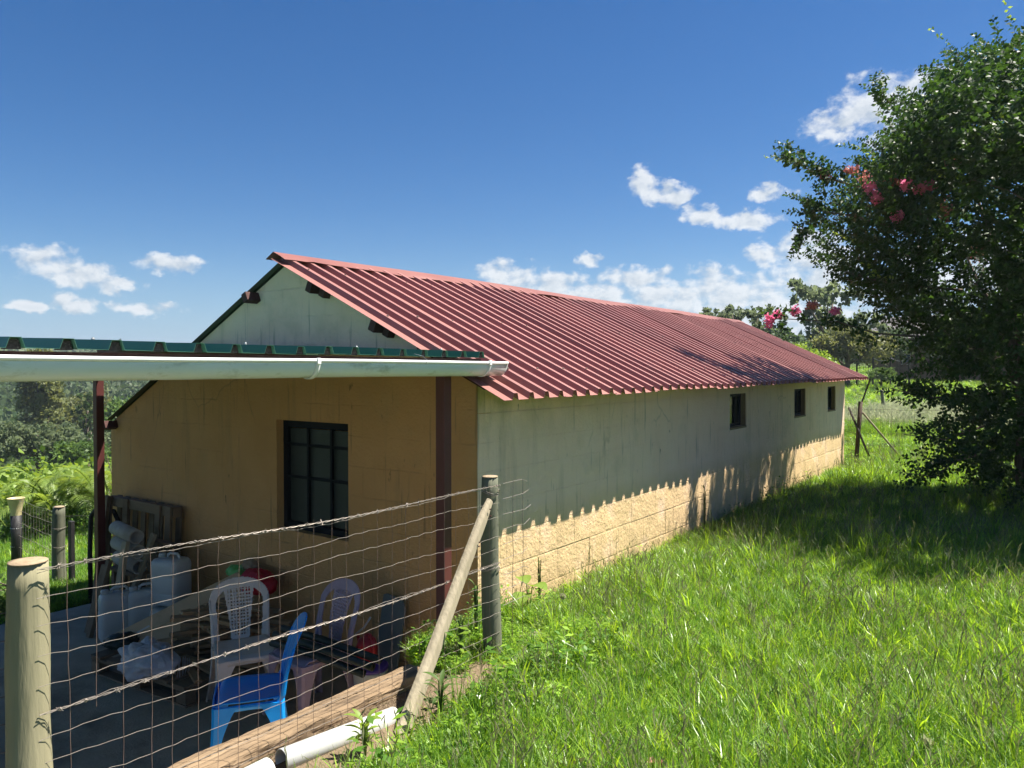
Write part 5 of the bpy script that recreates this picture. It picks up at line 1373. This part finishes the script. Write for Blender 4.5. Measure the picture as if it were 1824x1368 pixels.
# crape myrtle on the right
def build_myrtle():
    base = Vector((-.28, 10.35, 0)); g = np.random.default_rng(77)
    t = thing('flowering_tree', 'large dark-leaved flowering tree with pink blossom on the right', 'tree', (base.x, base.y, -.02))
    def P(o): o.parent = t; o.matrix_parent_inverse = Matrix.Translation(t.location).inverted(); return o
    zs = [0.25, .65, 1.1, 1.6, 2.1, 2.6, 3.15, 3.65, 4.15, 4.6, 5.0]; rs = [.75, 1.05, 1.2, 1.3, 1.45, 1.95, 2.45, 2.35, 1.85, 1.2, .5]
    cx, cy = base.x + .25, base.y - .35
    # stems
    b = MB(); tips = []
    for i in range(11):
        a = i * 2.4 + .4; zt = 2.9 + 1.6 * g.random(); rt = np.interp(zt, zs, rs) * (.35 + .5 * g.random())
        tip = Vector((cx + rt * math.cos(a), cy + rt * math.sin(a), zt)); s0 = base + Vector((.16 * math.cos(a), .16 * math.sin(a), -.1)); r0 = g.uniform(.028, .05)
        pth = []; 
        for q in np.linspace(0, 1, 8):
            c = s0.lerp(tip, q) ; c += Vector((math.cos(a), math.sin(a), 0)) * (-.28 * math.sin(math.pi * q)) + Vector((g.normal() * .03, g.normal() * .03, 0)); pth.append(c)
        b.tube(pth, [r0 * (1.1 - .85 * q) for q in np.linspace(0, 1, 8)], 7); tips.append((pth, r0))
        for _ in range(7):
            j = int(g.integers(3, 8)); c = pth[j]; d = Vector((math.cos(a) + g.normal() * .8, math.sin(a) + g.normal() * .8, .5 + g.normal() * .3)).normalized()
            e = c + d * g.uniform(.5, 1.1); b.tube([c, c.lerp(e, .5) + Vector((0, 0, .05)), e], [r0 * .3, r0 * .2, r0 * .08], 5)
    tr = P(b.build('trunk', M_BARK, smooth=True)); tr['label'] = 'cluster of slender stems'
    # leafy shoots
    SP = []; SD = []; SL = []
    n = 6000
    z = g.uniform(.35, 4.85, n * 3); r_env = np.interp(z, zs, rs); keep = g.random(n * 3) < (r_env / 2.62) ** 1.3; z = z[keep][:n]; r_env = r_env[keep][:n]; m_ = len(z)
    a = g.uniform(0, 2 * math.pi, m_); bump_ = 1 + .13 * np.sin(3 * a + z * 1.7) + .10 * np.sin(7 * a - z * 2.3) + .06 * g.normal(size=m_)
    rr = r_env * bump_ * (.35 + .58 * g.random(m_) ** .55)
    c = np.stack([cx + rr * np.cos(a), cy + rr * np.sin(a), z], 1)
    d = np.stack([np.cos(a), np.sin(a), .55 + .35 * (z - 2.5) / 2], 1) + g.normal(size=(m_, 3)) * .35; d /= np.linalg.norm(d, axis=1, keepdims=True)
    low = z < 1.4; d[low, 2] -= .45
    nv = np.array([mnoise.noise(Vector(q) * 1.7) + .5 * mnoise.noise(Vector(q) * 3.9) for q in c]); cl_ = nv > -.31    # clumps with gaps between them
    c, d, m_ = c[cl_], d[cl_], int(cl_.sum())
    SP.append(c); SD.append(d); SL.append(g.uniform(.24, .52, m_))
    def spray(pts, count, spread, ln, upw=.3):
        """leafy shoots hung along a branch path"""
        pts = [Vector(q) for q in pts]; cc = []; dd = []
        for _ in range(count):
            q = g.random() * (len(pts) - 1); k = min(int(q), len(pts) - 2); p_ = pts[k].lerp(pts[k + 1], q - k); t_ = (pts[k + 1] - pts[k]).normalized()
            v = np.array(t_) * .9 + g.normal(size=3) * .45 + np.array([0, 0, upw]); cc.append(np.array(p_) + g.normal(size=3) * spread); dd.append(v / np.linalg.norm(v))
        SP.append(np.array(cc)); SD.append(np.array(dd)); SL.append(g.uniform(ln * .6, ln, count))
    BR = [ [(-1.1, 9.3, 3.1), (-1.7, 9.15, 3.5), (-2.25, 8.95, 3.72), (-2.55, 8.75, 3.93)],          # reaching left towards the roof
           [(-1.3, 9.2, 3.0), (-1.9, 9.1, 3.25), (-2.3, 9.0, 3.35), (-2.35, 8.8, 3.05)],
           [(-.9, 9.6, 3.4), (-1.5, 9.7, 3.9), (-1.58, 9.68, 4.45), (-1.75, 9.5, 4.75)],             # sparse top twig
           [(-1.5, 9.7, 3.9), (-1.35, 9.85, 4.5), (-1.15, 9.95, 4.8)],
           [(-1.2, 9.2, 1.9), (-1.675, 9.05, 1.95), (-1.95, 8.5, 2.06), (-2.40, 7.92, 2.08)],        # low blossom branch
           [(-.7, 9.6, .95), (-1.05, 9.4, .80), (-1.40, 9.1, .86)], [(-.6, 9.7, .7), (-.98, 9.5, .55), (-1.12, 9.3, .40), (-1.38, 9.1, .45)],
           [(-.6, 9.6, 1.3), (-1.2, 9.3, 1.25), (-1.55, 9.2, 1.35)], [(-.9, 9.4, 2.4), (-1.6, 9.1, 2.5), (-1.95, 8.9, 2.62)] ]
    CNT = [34, 30, 20, 22, 17, 14, 16, 26, 28]
    for br, cn in zip(BR, CNT):
        o = MB().tube(br, [.014 - .010 * i / (len(br) - 1) for i in range(len(br))], 6).build('branch', M_BARK, smooth=True); P(o); spray(br[1:] if len(br) > 3 else br, cn, .05, .34, .25)
    # upright spikes at the crown top
    for i in range(85):
        a_ = g.uniform(2.4, 4.6); rr_ = g.uniform(.1, 1.7); z_ = g.uniform(3.6, 4.45); q = np.array([[cx + rr_ * math.cos(a_), cy + rr_ * math.sin(a_) * .8, z_ - .25 * rr_]])
        v = np.array([[-.12 + g.normal() * .12, g.normal() * .12, 1.0]]); SP.append(q); SD.append(v / np.linalg.norm(v)); SL.append(np.array([g.uniform(.5, 1.0)]))
    SP, SD, SL = np.concatenate(SP), np.concatenate(SD), np.concatenate(SL)
    LP = []; LD = []; LL = []
    tw = MB()
    for p_, d_, l_ in zip(SP, SD, SL):
        k = max(5, int(l_ / .027)); ts = (np.arange(k) + .5) / k
        bend = np.array([0, 0, -.16 * l_]); ctr = p_ + d_ * (ts * l_)[:, None] + bend * (ts ** 2)[:, None]
        s_ = np.cross(d_, [0.2, .3, 1]); s_ /= np.linalg.norm(s_); u_ = np.cross(s_, d_)
        ang = (np.arange(k) % 2) * 1.4 + g.normal(size=k) * .35
        for sg in (1, -1):
            rad = (np.cos(ang)[:, None] * s_ + np.sin(ang)[:, None] * u_) * sg
            ld = rad + d_ * .45 + np.array([0, 0, -.12]) + g.normal(size=(k, 3)) * .18; ld /= np.linalg.norm(ld, axis=1, keepdims=True)
            LP.append(ctr); LD.append(ld); LL.append(g.uniform(.055, .09, k) * (1 - .4 * ts))
    LP, LD, LL = np.concatenate(LP), np.concatenate(LD), np.concatenate(LL)
    V, F = leaves(LP, LD, LL, LL * .31, .10, g)
    me = fast_mesh('crown', V, F); cr = P(place(me, 'crown', M_LF_MYRTLE)); cr['label'] = 'dense dark crown of small oval leaves'
    print('myrtle leaves', len(LP))
    # a few lime-coloured young shoots
    idx = g.choice(len(SP), 130, replace=False); LP = []; LD = []; LL = []
    for i in idx:
        if SP[i][2] < 2.2: continue
        k = 12; ts = (np.arange(k) + .5) / k; l_ = .3; ctr = SP[i] + SD[i] * (SL[i] * .8) + SD[i] * (ts * l_)[:, None]; ld = rdir(k, g) + SD[i] * .4; ld /= np.linalg.norm(ld, axis=1, keepdims=True); LP.append(ctr); LD.append(ld); LL.append(np.full(k, .045))
    V, F = leaves(np.concatenate(LP), np.concatenate(LD), np.concatenate(LL), np.concatenate(LL) * .3, .1, g)
    yo = P(place(fast_mesh('young_shoots', V, F), 'young_shoots', M_LF_LIME)); yo['kind'] = 'stuff'
    # blossom
    def blossom(c, r_, mat, n=130):
        d = rdir(n, g); P_ = np.array(c) + d * np.array(r_) * (g.random(n) ** .5)[:, None]; l = g.uniform(.018, .034, n); V, F = leaves(P_, rdir(n, g), l, l * .55, .25, g)
        P(place(fast_mesh('blossom', V, F), 'blossom', mat))
    for c, r_ in (((-1.62, 8.40, 3.40), (.07, .07, .11)), ((-1.57, 8.42, 3.28), (.06, .06, .06)), ((-1.33, 8.60, 3.43), (.08, .08, .07)), ((-1.12, 8.68, 3.40), (.08, .08, .05)), ((-1.20, 8.60, 3.36), (.07, .07, .05)), ((-1.40, 8.52, 3.10), (.07, .07, .06)),
                  ((-2.46, 7.88, 2.07), (.055, .055, .09)), ((-2.40, 7.95, 2.12), (.05, .05, .05)), ((-2.26, 8.10, 2.16), (.06, .05, .06)), ((-1.95, 8.45, 2.17), (.05, .05, .04))): blossom(c, r_, M_PINK)
    for c, r_ in (((-1.68, 8.45, 3.50), (.09, .09, .08)), ((-1.45, 8.55, 3.47), (.09, .09, .06)), ((-1.0, 8.75, 3.15), (.07, .07, .14)), ((-2.2, 8.95, 3.72), (.07, .07, .05)), ((-1.0, 9.3, 3.75), (.12, .1, .08)), ((-.9, 10.0, 4.65), (.10, .1, .07)), ((-2.12, 8.2, 2.22), (.07, .07, .05)), ((-1.9, 8.9, 3.72), (.08, .08, .05)), ((-.75, 9.1, 2.75), (.06, .06, .10))): blossom(c, r_, M_PINKDRY, 90)
build_myrtle()

# ------------------------------------------------------------------ left side: palms, fence, cup on a pipe
def palm_frond(root, base, az, ln, arch, seed):
    g = random.Random(seed); pts = []; d = Vector((math.cos(az), math.sin(az), 0)); b = MB()
    for i in range(13):
        t = i / 12; pts.append(Vector(base) + d * ln * (t ** 1.1) * .78 + Vector((0, 0, ln * (arch * t - (arch * .72 + .12) * t ** 2.4))))
    b.tube(pts, [.012 * (1 - .8 * i / 12) + .002 for i in range(13)], 5)
    for i in range(2, 13):
        for q in range(3):
            k = min(i, 11); p = pts[k].lerp(pts[min(k + 1, 12)], q / 3); tg = (pts[min(k + 1, 12)] - pts[k - 1]).normalized(); sd = tg.cross(Vector((0, 0, 1))).normalized(); l = ln * .27 * math.sin(math.pi * min(1, (i / 12) * .85 + .12)) + .03
            for s_ in (-1, 1):
                e = p + (sd * s_ * .8 + tg * .6 + Vector((0, 0, .12))).normalized() * l + Vector((0, 0, -l * .28)); w = tg * .008; m_ = p.lerp(e, .5) + Vector((0, 0, .02))
                o = len(b.v); b.v += [tuple(p - w), tuple(m_ - w * 1.3), tuple(e), tuple(m_ + w * 1.3), tuple(p + w)]; b.f.append((o, o + 1, o + 2, o + 3, o + 4))
    me = bpy.data.meshes.new('frond'); me.from_pydata([tuple(v) for v in b.v], [], b.f); o = place(me, 'frond', M_FROND, root); return o
def palm_clump(label, x, y, n, ln, seed):
    z = float(ground_z(x, y)); t = thing('palm', label, 'palm', (x, y, z), 0, 'clumping palms left of the carport'); g = random.Random(seed)
    for k in range(5):
        a = g.uniform(0, 6.28); MB().tube([(.12 * math.cos(a), .12 * math.sin(a), -.05), (.18 * math.cos(a), .18 * math.sin(a), .35), (.22 * math.cos(a), .22 * math.sin(a), .6)], [.03, .025, .018], 7).build('stem', M_FROND, t, smooth=True)
    for i in range(n):
        a = g.uniform(0, 6.28); palm_frond(t, (.18 * math.cos(a), .18 * math.sin(a), g.uniform(.2, .65)), a + g.uniform(-.4, .4), ln * g.uniform(.65, 1.1), g.uniform(1.0, 1.75), seed * 50 + i)
palm_clump('large arching palm clump beyond the carport', -12.3, 5.35, 22, 1.0, 1)
palm_clump('smaller palm clump between the large palms and the carport post', -11.6, 5.75, 16, .85, 2)
palm_clump('palm clump at the left edge behind the cup on the pipe', -12.9, 5.0, 13, .8, 3)
p_ = np.stack([np.array([-11.9, -11.2, -12.6, -10.9, -11.5]), np.array([5.3, 5.6, 5.05, 5.85, 5.9]), np.full(5, -.95)], 1)
lump_field('undergrowth', 'dark leafy undergrowth at the feet of the palms', 'undergrowth', M_LF_MID, p_, np.array([.5, .45, .5, .5, .6]), 900, .055, 14, 1.0)
def bush(label, x, y, r_, h, mat, seed, n=2600, leaf=.05):
    z = float(ground_z(x, y)); t = thing('bush', label, 'bush', (x, y, z)); g = np.random.default_rng(seed)
    b = MB()
    for i in range(14):
        a = g.uniform(0, 6.28); e = Vector((r_ * .8 * math.cos(a), r_ * .8 * math.sin(a), h * g.uniform(.6, 1.05))); b.tube([(0, 0, -.05), e * .5 + Vector((0, 0, .1)), e], [.014, .009, .003], 5)
    b.build('branches', M_BARK, t)
    k = 40; cd = rdir(k, g); cd[:, 2] = np.abs(cd[:, 2]); cc = cd * np.array([r_, r_, h]) * (.5 + .5 * g.random(k))[:, None]; w = g.integers(0, k, n); P = cc[w] + g.normal(size=(n, 3)) * r_ * .16; D = rdir(n, g)
    l = leaf * g.uniform(.6, 1.3, n); V, F = leaves(P, D, l, l * .38, .1, g); place(fast_mesh('foliage', V, F), 'foliage', mat, t)
bush('yellow-green leafy bush beside the wall corner behind the carport post', -10.4, 5.6, .55, 1.25, M_LF_LIME, 3)
bush('sparse twiggy bush nearest the left corner of the gable', -9.1, 4.75, .35, 1.35, M_LF_OLIVE, 5, 700, .045)
bush('low dark weed bush at the left edge of the concrete floor', -7.95, 3.05, .26, .30, M_LF_MID, 8, 1500, .04)

def build_left_fence():
    t = thing('garden_fence', 'old wire garden fence on a round post beyond the carport floor', 'fence', (-7.83, 3.49, -.68))
    def P(o): o.parent = t; o.matrix_parent_inverse = Matrix.Translation(t.location).inverted(); return o
    pp = P(pole('post', (-8.66, 3.72, -1.05), (-8.62, 3.71, .105), .068, .060, M_POLE_G, seed=21)); pp['label'] = 'round weathered timber post'
    P(MB().lathe([(.056, 0), (.042, .006), (0, .007)], 14, (-8.615, 3.71, .102)).build('end_grain', M_ENDGRAIN, smooth=True))
    P(MB().span(-8.45, -8.38, 3.72, 3.76, -.85, -.03).build('flat_stake', M_BLACK, bevel=.004))
    P(MB().tube([(-7.60, 3.55, -.72), (-7.61, 3.55, -.2), (-7.60, 3.56, .14), (-7.56, 3.58, .20), (-7.45, 3.62, .22), (-7.36, 3.66, .20), (-7.33, 3.68, .12), (-7.34, 3.68, .02)], .022, 10).build('bent_pipe', M_BLACK, smooth=True))
    P(pole('post', (-7.98, 4.35, -.85), (-7.95, 4.30, .05), .045, .04, M_POLE, seed=25))
    for z in (-.02, -.22):
        P(MB().tube([Vector((-8.63, 3.713, z - .1)) + Vector((.067 * math.cos(a), .067 * math.sin(a), .004 * math.sin(3 * a))) for a in np.linspace(0, 6.3, 20)], .0025, 5).build('tie_wire', M_WIRE))
    for k, z in enumerate((.15, .02, -.12, -.28, -.42, -.55)):
        P(MB().tube(wob_path((-8.62, 3.71, z - .12), (-10.2, 3.92, z - .16), 10, .008, 60 + k), .0018, 4).build('wire', M_WIRE))
    for k in range(14):
        q = k / 14; P(MB().tube([(-8.66 - 1.5 * q, 3.71 + .2 * q, .02 - .04 * q), (-8.66 - 1.5 * q, 3.71 + .2 * q, -.74 - .08 * q)], .0014, 4).build('wire', M_WIRE))
    for k in range(3):
        P(MB().tube(wob_path((-8.62, 3.71, .0 - .2 * k), (-8.0, 4.3, .0 - .2 * k), 5, .006, 90 + k), .0018, 4).build('wire', M_WIRE))
    t = thing('vent_pipe', 'black upright pipe capped with a yellowed plastic cup', 'pipe', (-10.21, 3.91, float(ground_z(-10.21, 3.91))))
    z0 = t.location.z
    MB().tube([(0, 0, -.1), (.01, 0, .4), (0, 0, -.20 - z0)], .058, 14).build('pipe', M_BLACK, t, smooth=True)
    for z in (.3, .52): MB().tube([(.06 * math.cos(a), .06 * math.sin(a), z) for a in np.linspace(0, 6.3, 18)], .004, 5).build('band', M_GALV, t)
    b = MB(); b.lathe([(.055, -.24 - z0), (.058, -.16 - z0), (.092, .005 - z0), (.095, .01 - z0), (.089, .008 - z0), (.052, -.17 - z0)], 20, (0, 0, 0), False, True); b.build('cup', M_CUP, t, smooth=True)
build_left_fence()

# ------------------------------------------------------------------ far right: gate post, far fence, house
def build_right():
    M_RUST = pmat('rusty_dark_post', (.045, .030, .022), (.085, .055, .04), 9, .85, .5, 40, dirt=(.11, .05, .025), dirt_amt=.6)
    M_DARKP = pmat('dark_post', (.03, .026, .02), (.06, .05, .04), 9, .9, .3, 40)
    t = thing('corner_fence', 'old wire fence with a braced rusty post at the far corner', 'fence', (-2.835, 13.78, 0))
    def P(o): o.parent = t; o.matrix_parent_inverse = Matrix.Translation(t.location).inverted(); return o
    p = P(MB().tube([(-2.84, 13.78, -.1), (-2.81, 13.81, .5), (-2.786, 13.84, 1.01)], [.036, .034, .036], 12).build('post', M_RUST, smooth=True)); p['label'] = 'thick rusty corner post'
    P(MB().beam((-2.79, 13.84, .93), (-2.66, 13.94, 1.39), .035, .012).build('angled_arm', M_RUST))
    P(MB().tube([(-2.76, 13.86, .83), (-2.18, 14.32, -.02)], .017, 8).build('brace', M_PLANK, smooth=True))
    P(MB().tube([(-2.98, 13.88, .90), (-2.61, 13.64, .12)], .018, 8).build('brace', M_DARKP, smooth=True))
    for k in range(9):
        z = .08 + .1 * k; P(MB().tube(wob_path((-3.0, 13.90, z), (-2.82, 13.80, z), 4, .004, 300 + k), .0028, 4).build('wire', M_WIRE_R))
        if k % 2 == 0: P(MB().tube(wob_path((-2.82, 13.80, z), (-.4, 14.9, z - .03), 12, .014, 330 + k), .0028, 4).build('wire', M_WIRE_R))
    for k in range(5): P(MB().tube([(-2.99 + .035 * k, 13.9 - .02 * k, .92), (-2.99 + .035 * k, 13.9 - .02 * k, .02)], .0022, 4).build('wire', M_WIRE_R))
    for k in range(14):
        q = (k + 1) / 15; P(MB().tube([(-2.82 + 2.4 * q, 13.80 + 1.1 * q, .86 - .03 * q), (-2.82 + 2.4 * q, 13.8 + 1.1 * q, .02)], .0018, 4).build('wire', M_WIRE_R))
    o = pole('leaning_post', (-3.98, 23.02, -.1), (-4.10, 22.96, .98), .055, .04, M_POLE_G, seed=33); tag(o, 'greenish leaning post standing in the pale tall grass', 'post')
    # far boundary fence
    t2 = thing('boundary_fence', 'dark boundary fence with wavy top wire in front of the trees', 'fence', (-8, 42, 1))
    def Q(o): o.parent = t2; o.matrix_parent_inverse = Matrix.Translation(t2.location).inverted(); return o
    pts = [(-11.5 + .95 * i, 45.0 - 1.0 * i) for i in range(7)]; tops = []
    for (x, y) in pts:
        z = float(ground_z(x, y)); Q(MB().tube([(x, y, z - .1), (x, y, z + 1.45)], .045, 8).build('post', M_DARKP)); tops.append((x, y, z + 1.42))
    for a, b_ in zip(tops, tops[1:]):
        a, b_ = Vector(a), Vector(b_); P_ = [a.lerp(b_, q) + Vector((0, 0, -.16 * math.sin(math.pi * q))) for q in np.linspace(0, 1, 9)]; Q(MB().tube(P_, .014, 5).build('top_wire', M_GALV))
        for k in range(1, 6): Q(MB().tube([a - Vector((0, 0, .24 * k)), b_ - Vector((0, 0, .24 * k))], .006, 4).build('wire', M_WIRE_R))
        for k in range(1, 7): c = a.lerp(b_, k / 7); Q(MB().tube([c - Vector((0, 0, .2)), c - Vector((0, 0, 1.35))], .005, 4).build('wire', M_WIRE_R))
    # brick house behind
    M_BRICK = pmat('brown_face_brick', (.16, .105, .075), (.23, .16, .115), 30, .9, .3, 20); M_TILE = pmat('grey_roof_tile', (.09, .085, .085), (.15, .14, .135), 10, .8, .3, 20)
    M_WF = pmat('white_window_frame', (.62, .64, .66), (.7, .72, .74), 4, .5, 0); M_WG = glass_mat('far_window_glass', (.05, .09, .16), .06, 3)
    h = thing('brick_house', 'brown brick house with a white-framed window behind the trees', 'house', (-5.4, 49.5, float(ground_z(-5.4, 49.5))), R(-12)); 
    b = MB(); w0, w1, z0, z1 = -2.75, -2.0, .95, 1.62
    for (x0, x1, a, c) in ((-4.2, w0, -.3, 2.5), (w1, 5, -.3, 2.5), (w0, w1, -.3, z0), (w0, w1, z1, 2.5)): b.span(x0, x1, 0, .25, a, c)
    b.span(-4.2, -3.95, .25, 6, -.3, 2.5); b.span(4.75, 5, .25, 6, -.3, 2.5); b.span(-3.95, 4.75, 5.75, 6, -.3, 2.5)
    b.build('wall', M_BRICK, h)
    MB().prism([(-4.7, -.5, 2.5), (-4.7, 6.5, 2.5), (-4.7, 3, 4.0)], (10.2, 0, 0)).build('roof', M_TILE, h)
    w = MB(); 
    for q in ((w0, w0 + .06, z0, z1), (w1 - .06, w1, z0, z1), (w0 + .06, w1 - .06, z0, z0 + .06), (w0 + .06, w1 - .06, z1 - .06, z1), ((w0 + w1) / 2 - .12, (w0 + w1) / 2 - .07, z0 + .06, z1 - .06)): w.span(q[0], q[1], .05, .12, q[2], q[3])
    wf = w.build('window', M_WF, h)
    MB().span(w0 + .06, (w0 + w1) / 2 - .12, .08, .09, z0 + .06, z1 - .06).build('pane', M_WG, wf); MB().span((w0 + w1) / 2 - .07, w1 - .06, .08, .09, z0 + .06, z1 - .06).build('pane', M_WG, wf)
    MB().span(-1.75, -1.45, -.12, 0, -.3, 2.5).build('pilaster', M_BRICK, h)
    MB().span(-1.45, 4.9, -.9, -.75, -.3, .9).build('garden_wall', M_BRICK, h)
build_right()

# ------------------------------------------------------------------ single plants by the fence post
def build_plants():
    def plant(label, x, y, spec, mat, name='broadleaf_plant', cat='plant', group=None):
        z = float(ground_z(x, y)); t = thing(name, label, cat, (x, y, z), 0, group)
        for (az, el, L_, W, h, st) in spec:
            d = Vector((math.cos(az) * math.cos(el), math.sin(az) * math.cos(el), math.sin(el))); s_ = d.cross(Vector((0, 0, 1))).normalized(); u = s_.cross(d)
            base = Vector((math.cos(az) * st * .5, math.sin(az) * st * .5, h)); b = MB(); n = 6
            for i in range(n + 1):
                q = i / n; w = W * math.sin(math.pi * min(1, q * .92 + .06)) ** .8; c = base + d * L_ * q - Vector((0, 0, .35 * L_ * q * q)); b.v += [tuple(c - s_ * w + u * w * .35), tuple(c), tuple(c + s_ * w + u * w * .35)]
            for i in range(n):
                for j in range(2): b.f.append((i * 3 + j, (i + 1) * 3 + j, (i + 1) * 3 + j + 1, i * 3 + j + 1))
            me = bpy.data.meshes.new('leaf'); me.from_pydata(b.v, [], b.f); place(me, 'leaf', mat, t, True)
            MB().tube([(0, 0, -.02), (base.x * .5, base.y * .5, h * .6), base], .0035, 5).build('stalk', mat, t)
        return t
    plant('bright green broad-leaved seedling at the wall foot behind the fence post', -2.80, 4.05, [(-1.3, .1, .17, .062, .20, .10), (-.2, .35, .14, .055, .24, .06), (2.6, .45, .14, .055, .24, .08), (-2.4, .0, .10, .04, .14, .08)], M_LF_LIME)
    def lance(label, x, y, n, h, seed, mat, ln=.09):
        g = random.Random(seed); plant(label, x, y, [(i * 2.4 + g.uniform(-.3, .3), g.uniform(.2, 1.0), ln * g.uniform(.7, 1.2), ln * .12, h * (.25 + .75 * i / n), .02) for i in range(n)], mat, 'leafy_weed', 'weed', 'weeds along the fence')
    lance('lance-leaved bright weed growing beside the white pipe', -2.27, 2.12, 22, .16, 1, M_LF_LIME)
    lance('lance-leaved weed right of the brace foot', -2.18, 2.48, 18, .22, 2, M_LF_MID)
    lance('small bright weed at the bottom edge between beam and fence', -2.60, 1.45, 16, .10, 3, M_LF_LIME, .08)
    lance('dark leafy weed at the foot of the red carport post', -2.72, 3.40, 26, .34, 4, M_LF_MID, .06)
    lance('leafy weed climbing at the foot of the greenish fence post', -2.58, 3.10, 24, .26, 5, M_LF_MID, .06)
    lance('upright weed growing against the wall near the broad-leaved seedling', -2.92, 4.35, 18, .38, 6, M_LF_OLIVE, .06)
    lance('tall thin weed against the sunlit wall, further along', -2.93, 7.35, 16, .5, 7, M_LF_OLIVE, .07)
    t = thing('dandelion', 'white dandelion clock standing in the grass by the seedling', 'dandelion', (-2.50, 3.98, 0))
    MB().tube([(0, 0, -.02), (.005, 0, .08), (0, .004, .145)], .0022, 5).build('stem', M_LF_LIME, t)
    d = rdir(260); V, F = leaves(np.array([0, .004, .16]) + d * .006, d, .018, .0016, .02); place(fast_mesh('seed_head', V, F), 'seed_head', M_G5, t)
    for k, (x, y) in enumerate(((-1.22, 2.62), (-1.48, 2.42), (-.4, 3.3))):
        g = np.random.default_rng(k + 5); P_ = g.normal(size=(10, 3)) * .012 + np.array([x, y, float(ground_z(x, y)) + .09]); V, F = leaves(P_, rdir(10, g), .04, .014, .3, g)
        o = place(fast_mesh('dead_leaf', V, F), 'dead_leaf', M_G4 if k else M_PINKDRY); tag(o, ('curled brown dead leaf on the lawn, the largest one', 'small brown dead leaf on the lawn near the picture bottom', 'tiny brown dead leaf further right on the lawn')[k], 'leaf')
build_plants()

# ------------------------------------------------------------------ summer haze over the valley
def build_haze():
    b = MB().span(-640, 640, -320, 640, -14, 21)
    m = bpy.data.materials.new('summer_haze'); m.use_nodes = True; nt = m.node_tree
    nt.nodes.remove(nt.nodes['Principled BSDF'])
    v = nt.nodes.new('ShaderNodeVolumePrincipled'); v.inputs['Color'].default_value = (.78, .88, 1, 1); v.inputs['Density'].default_value = .0006; v.inputs['Anisotropy'].default_value = .3
    nt.links.new(v.outputs[0], nt.nodes['Material Output'].inputs['Volume'])
    o = b.build('haze', m); tag(o, 'thin pale summer haze filling the air over the valley', 'haze', kind='stuff')
build_haze()
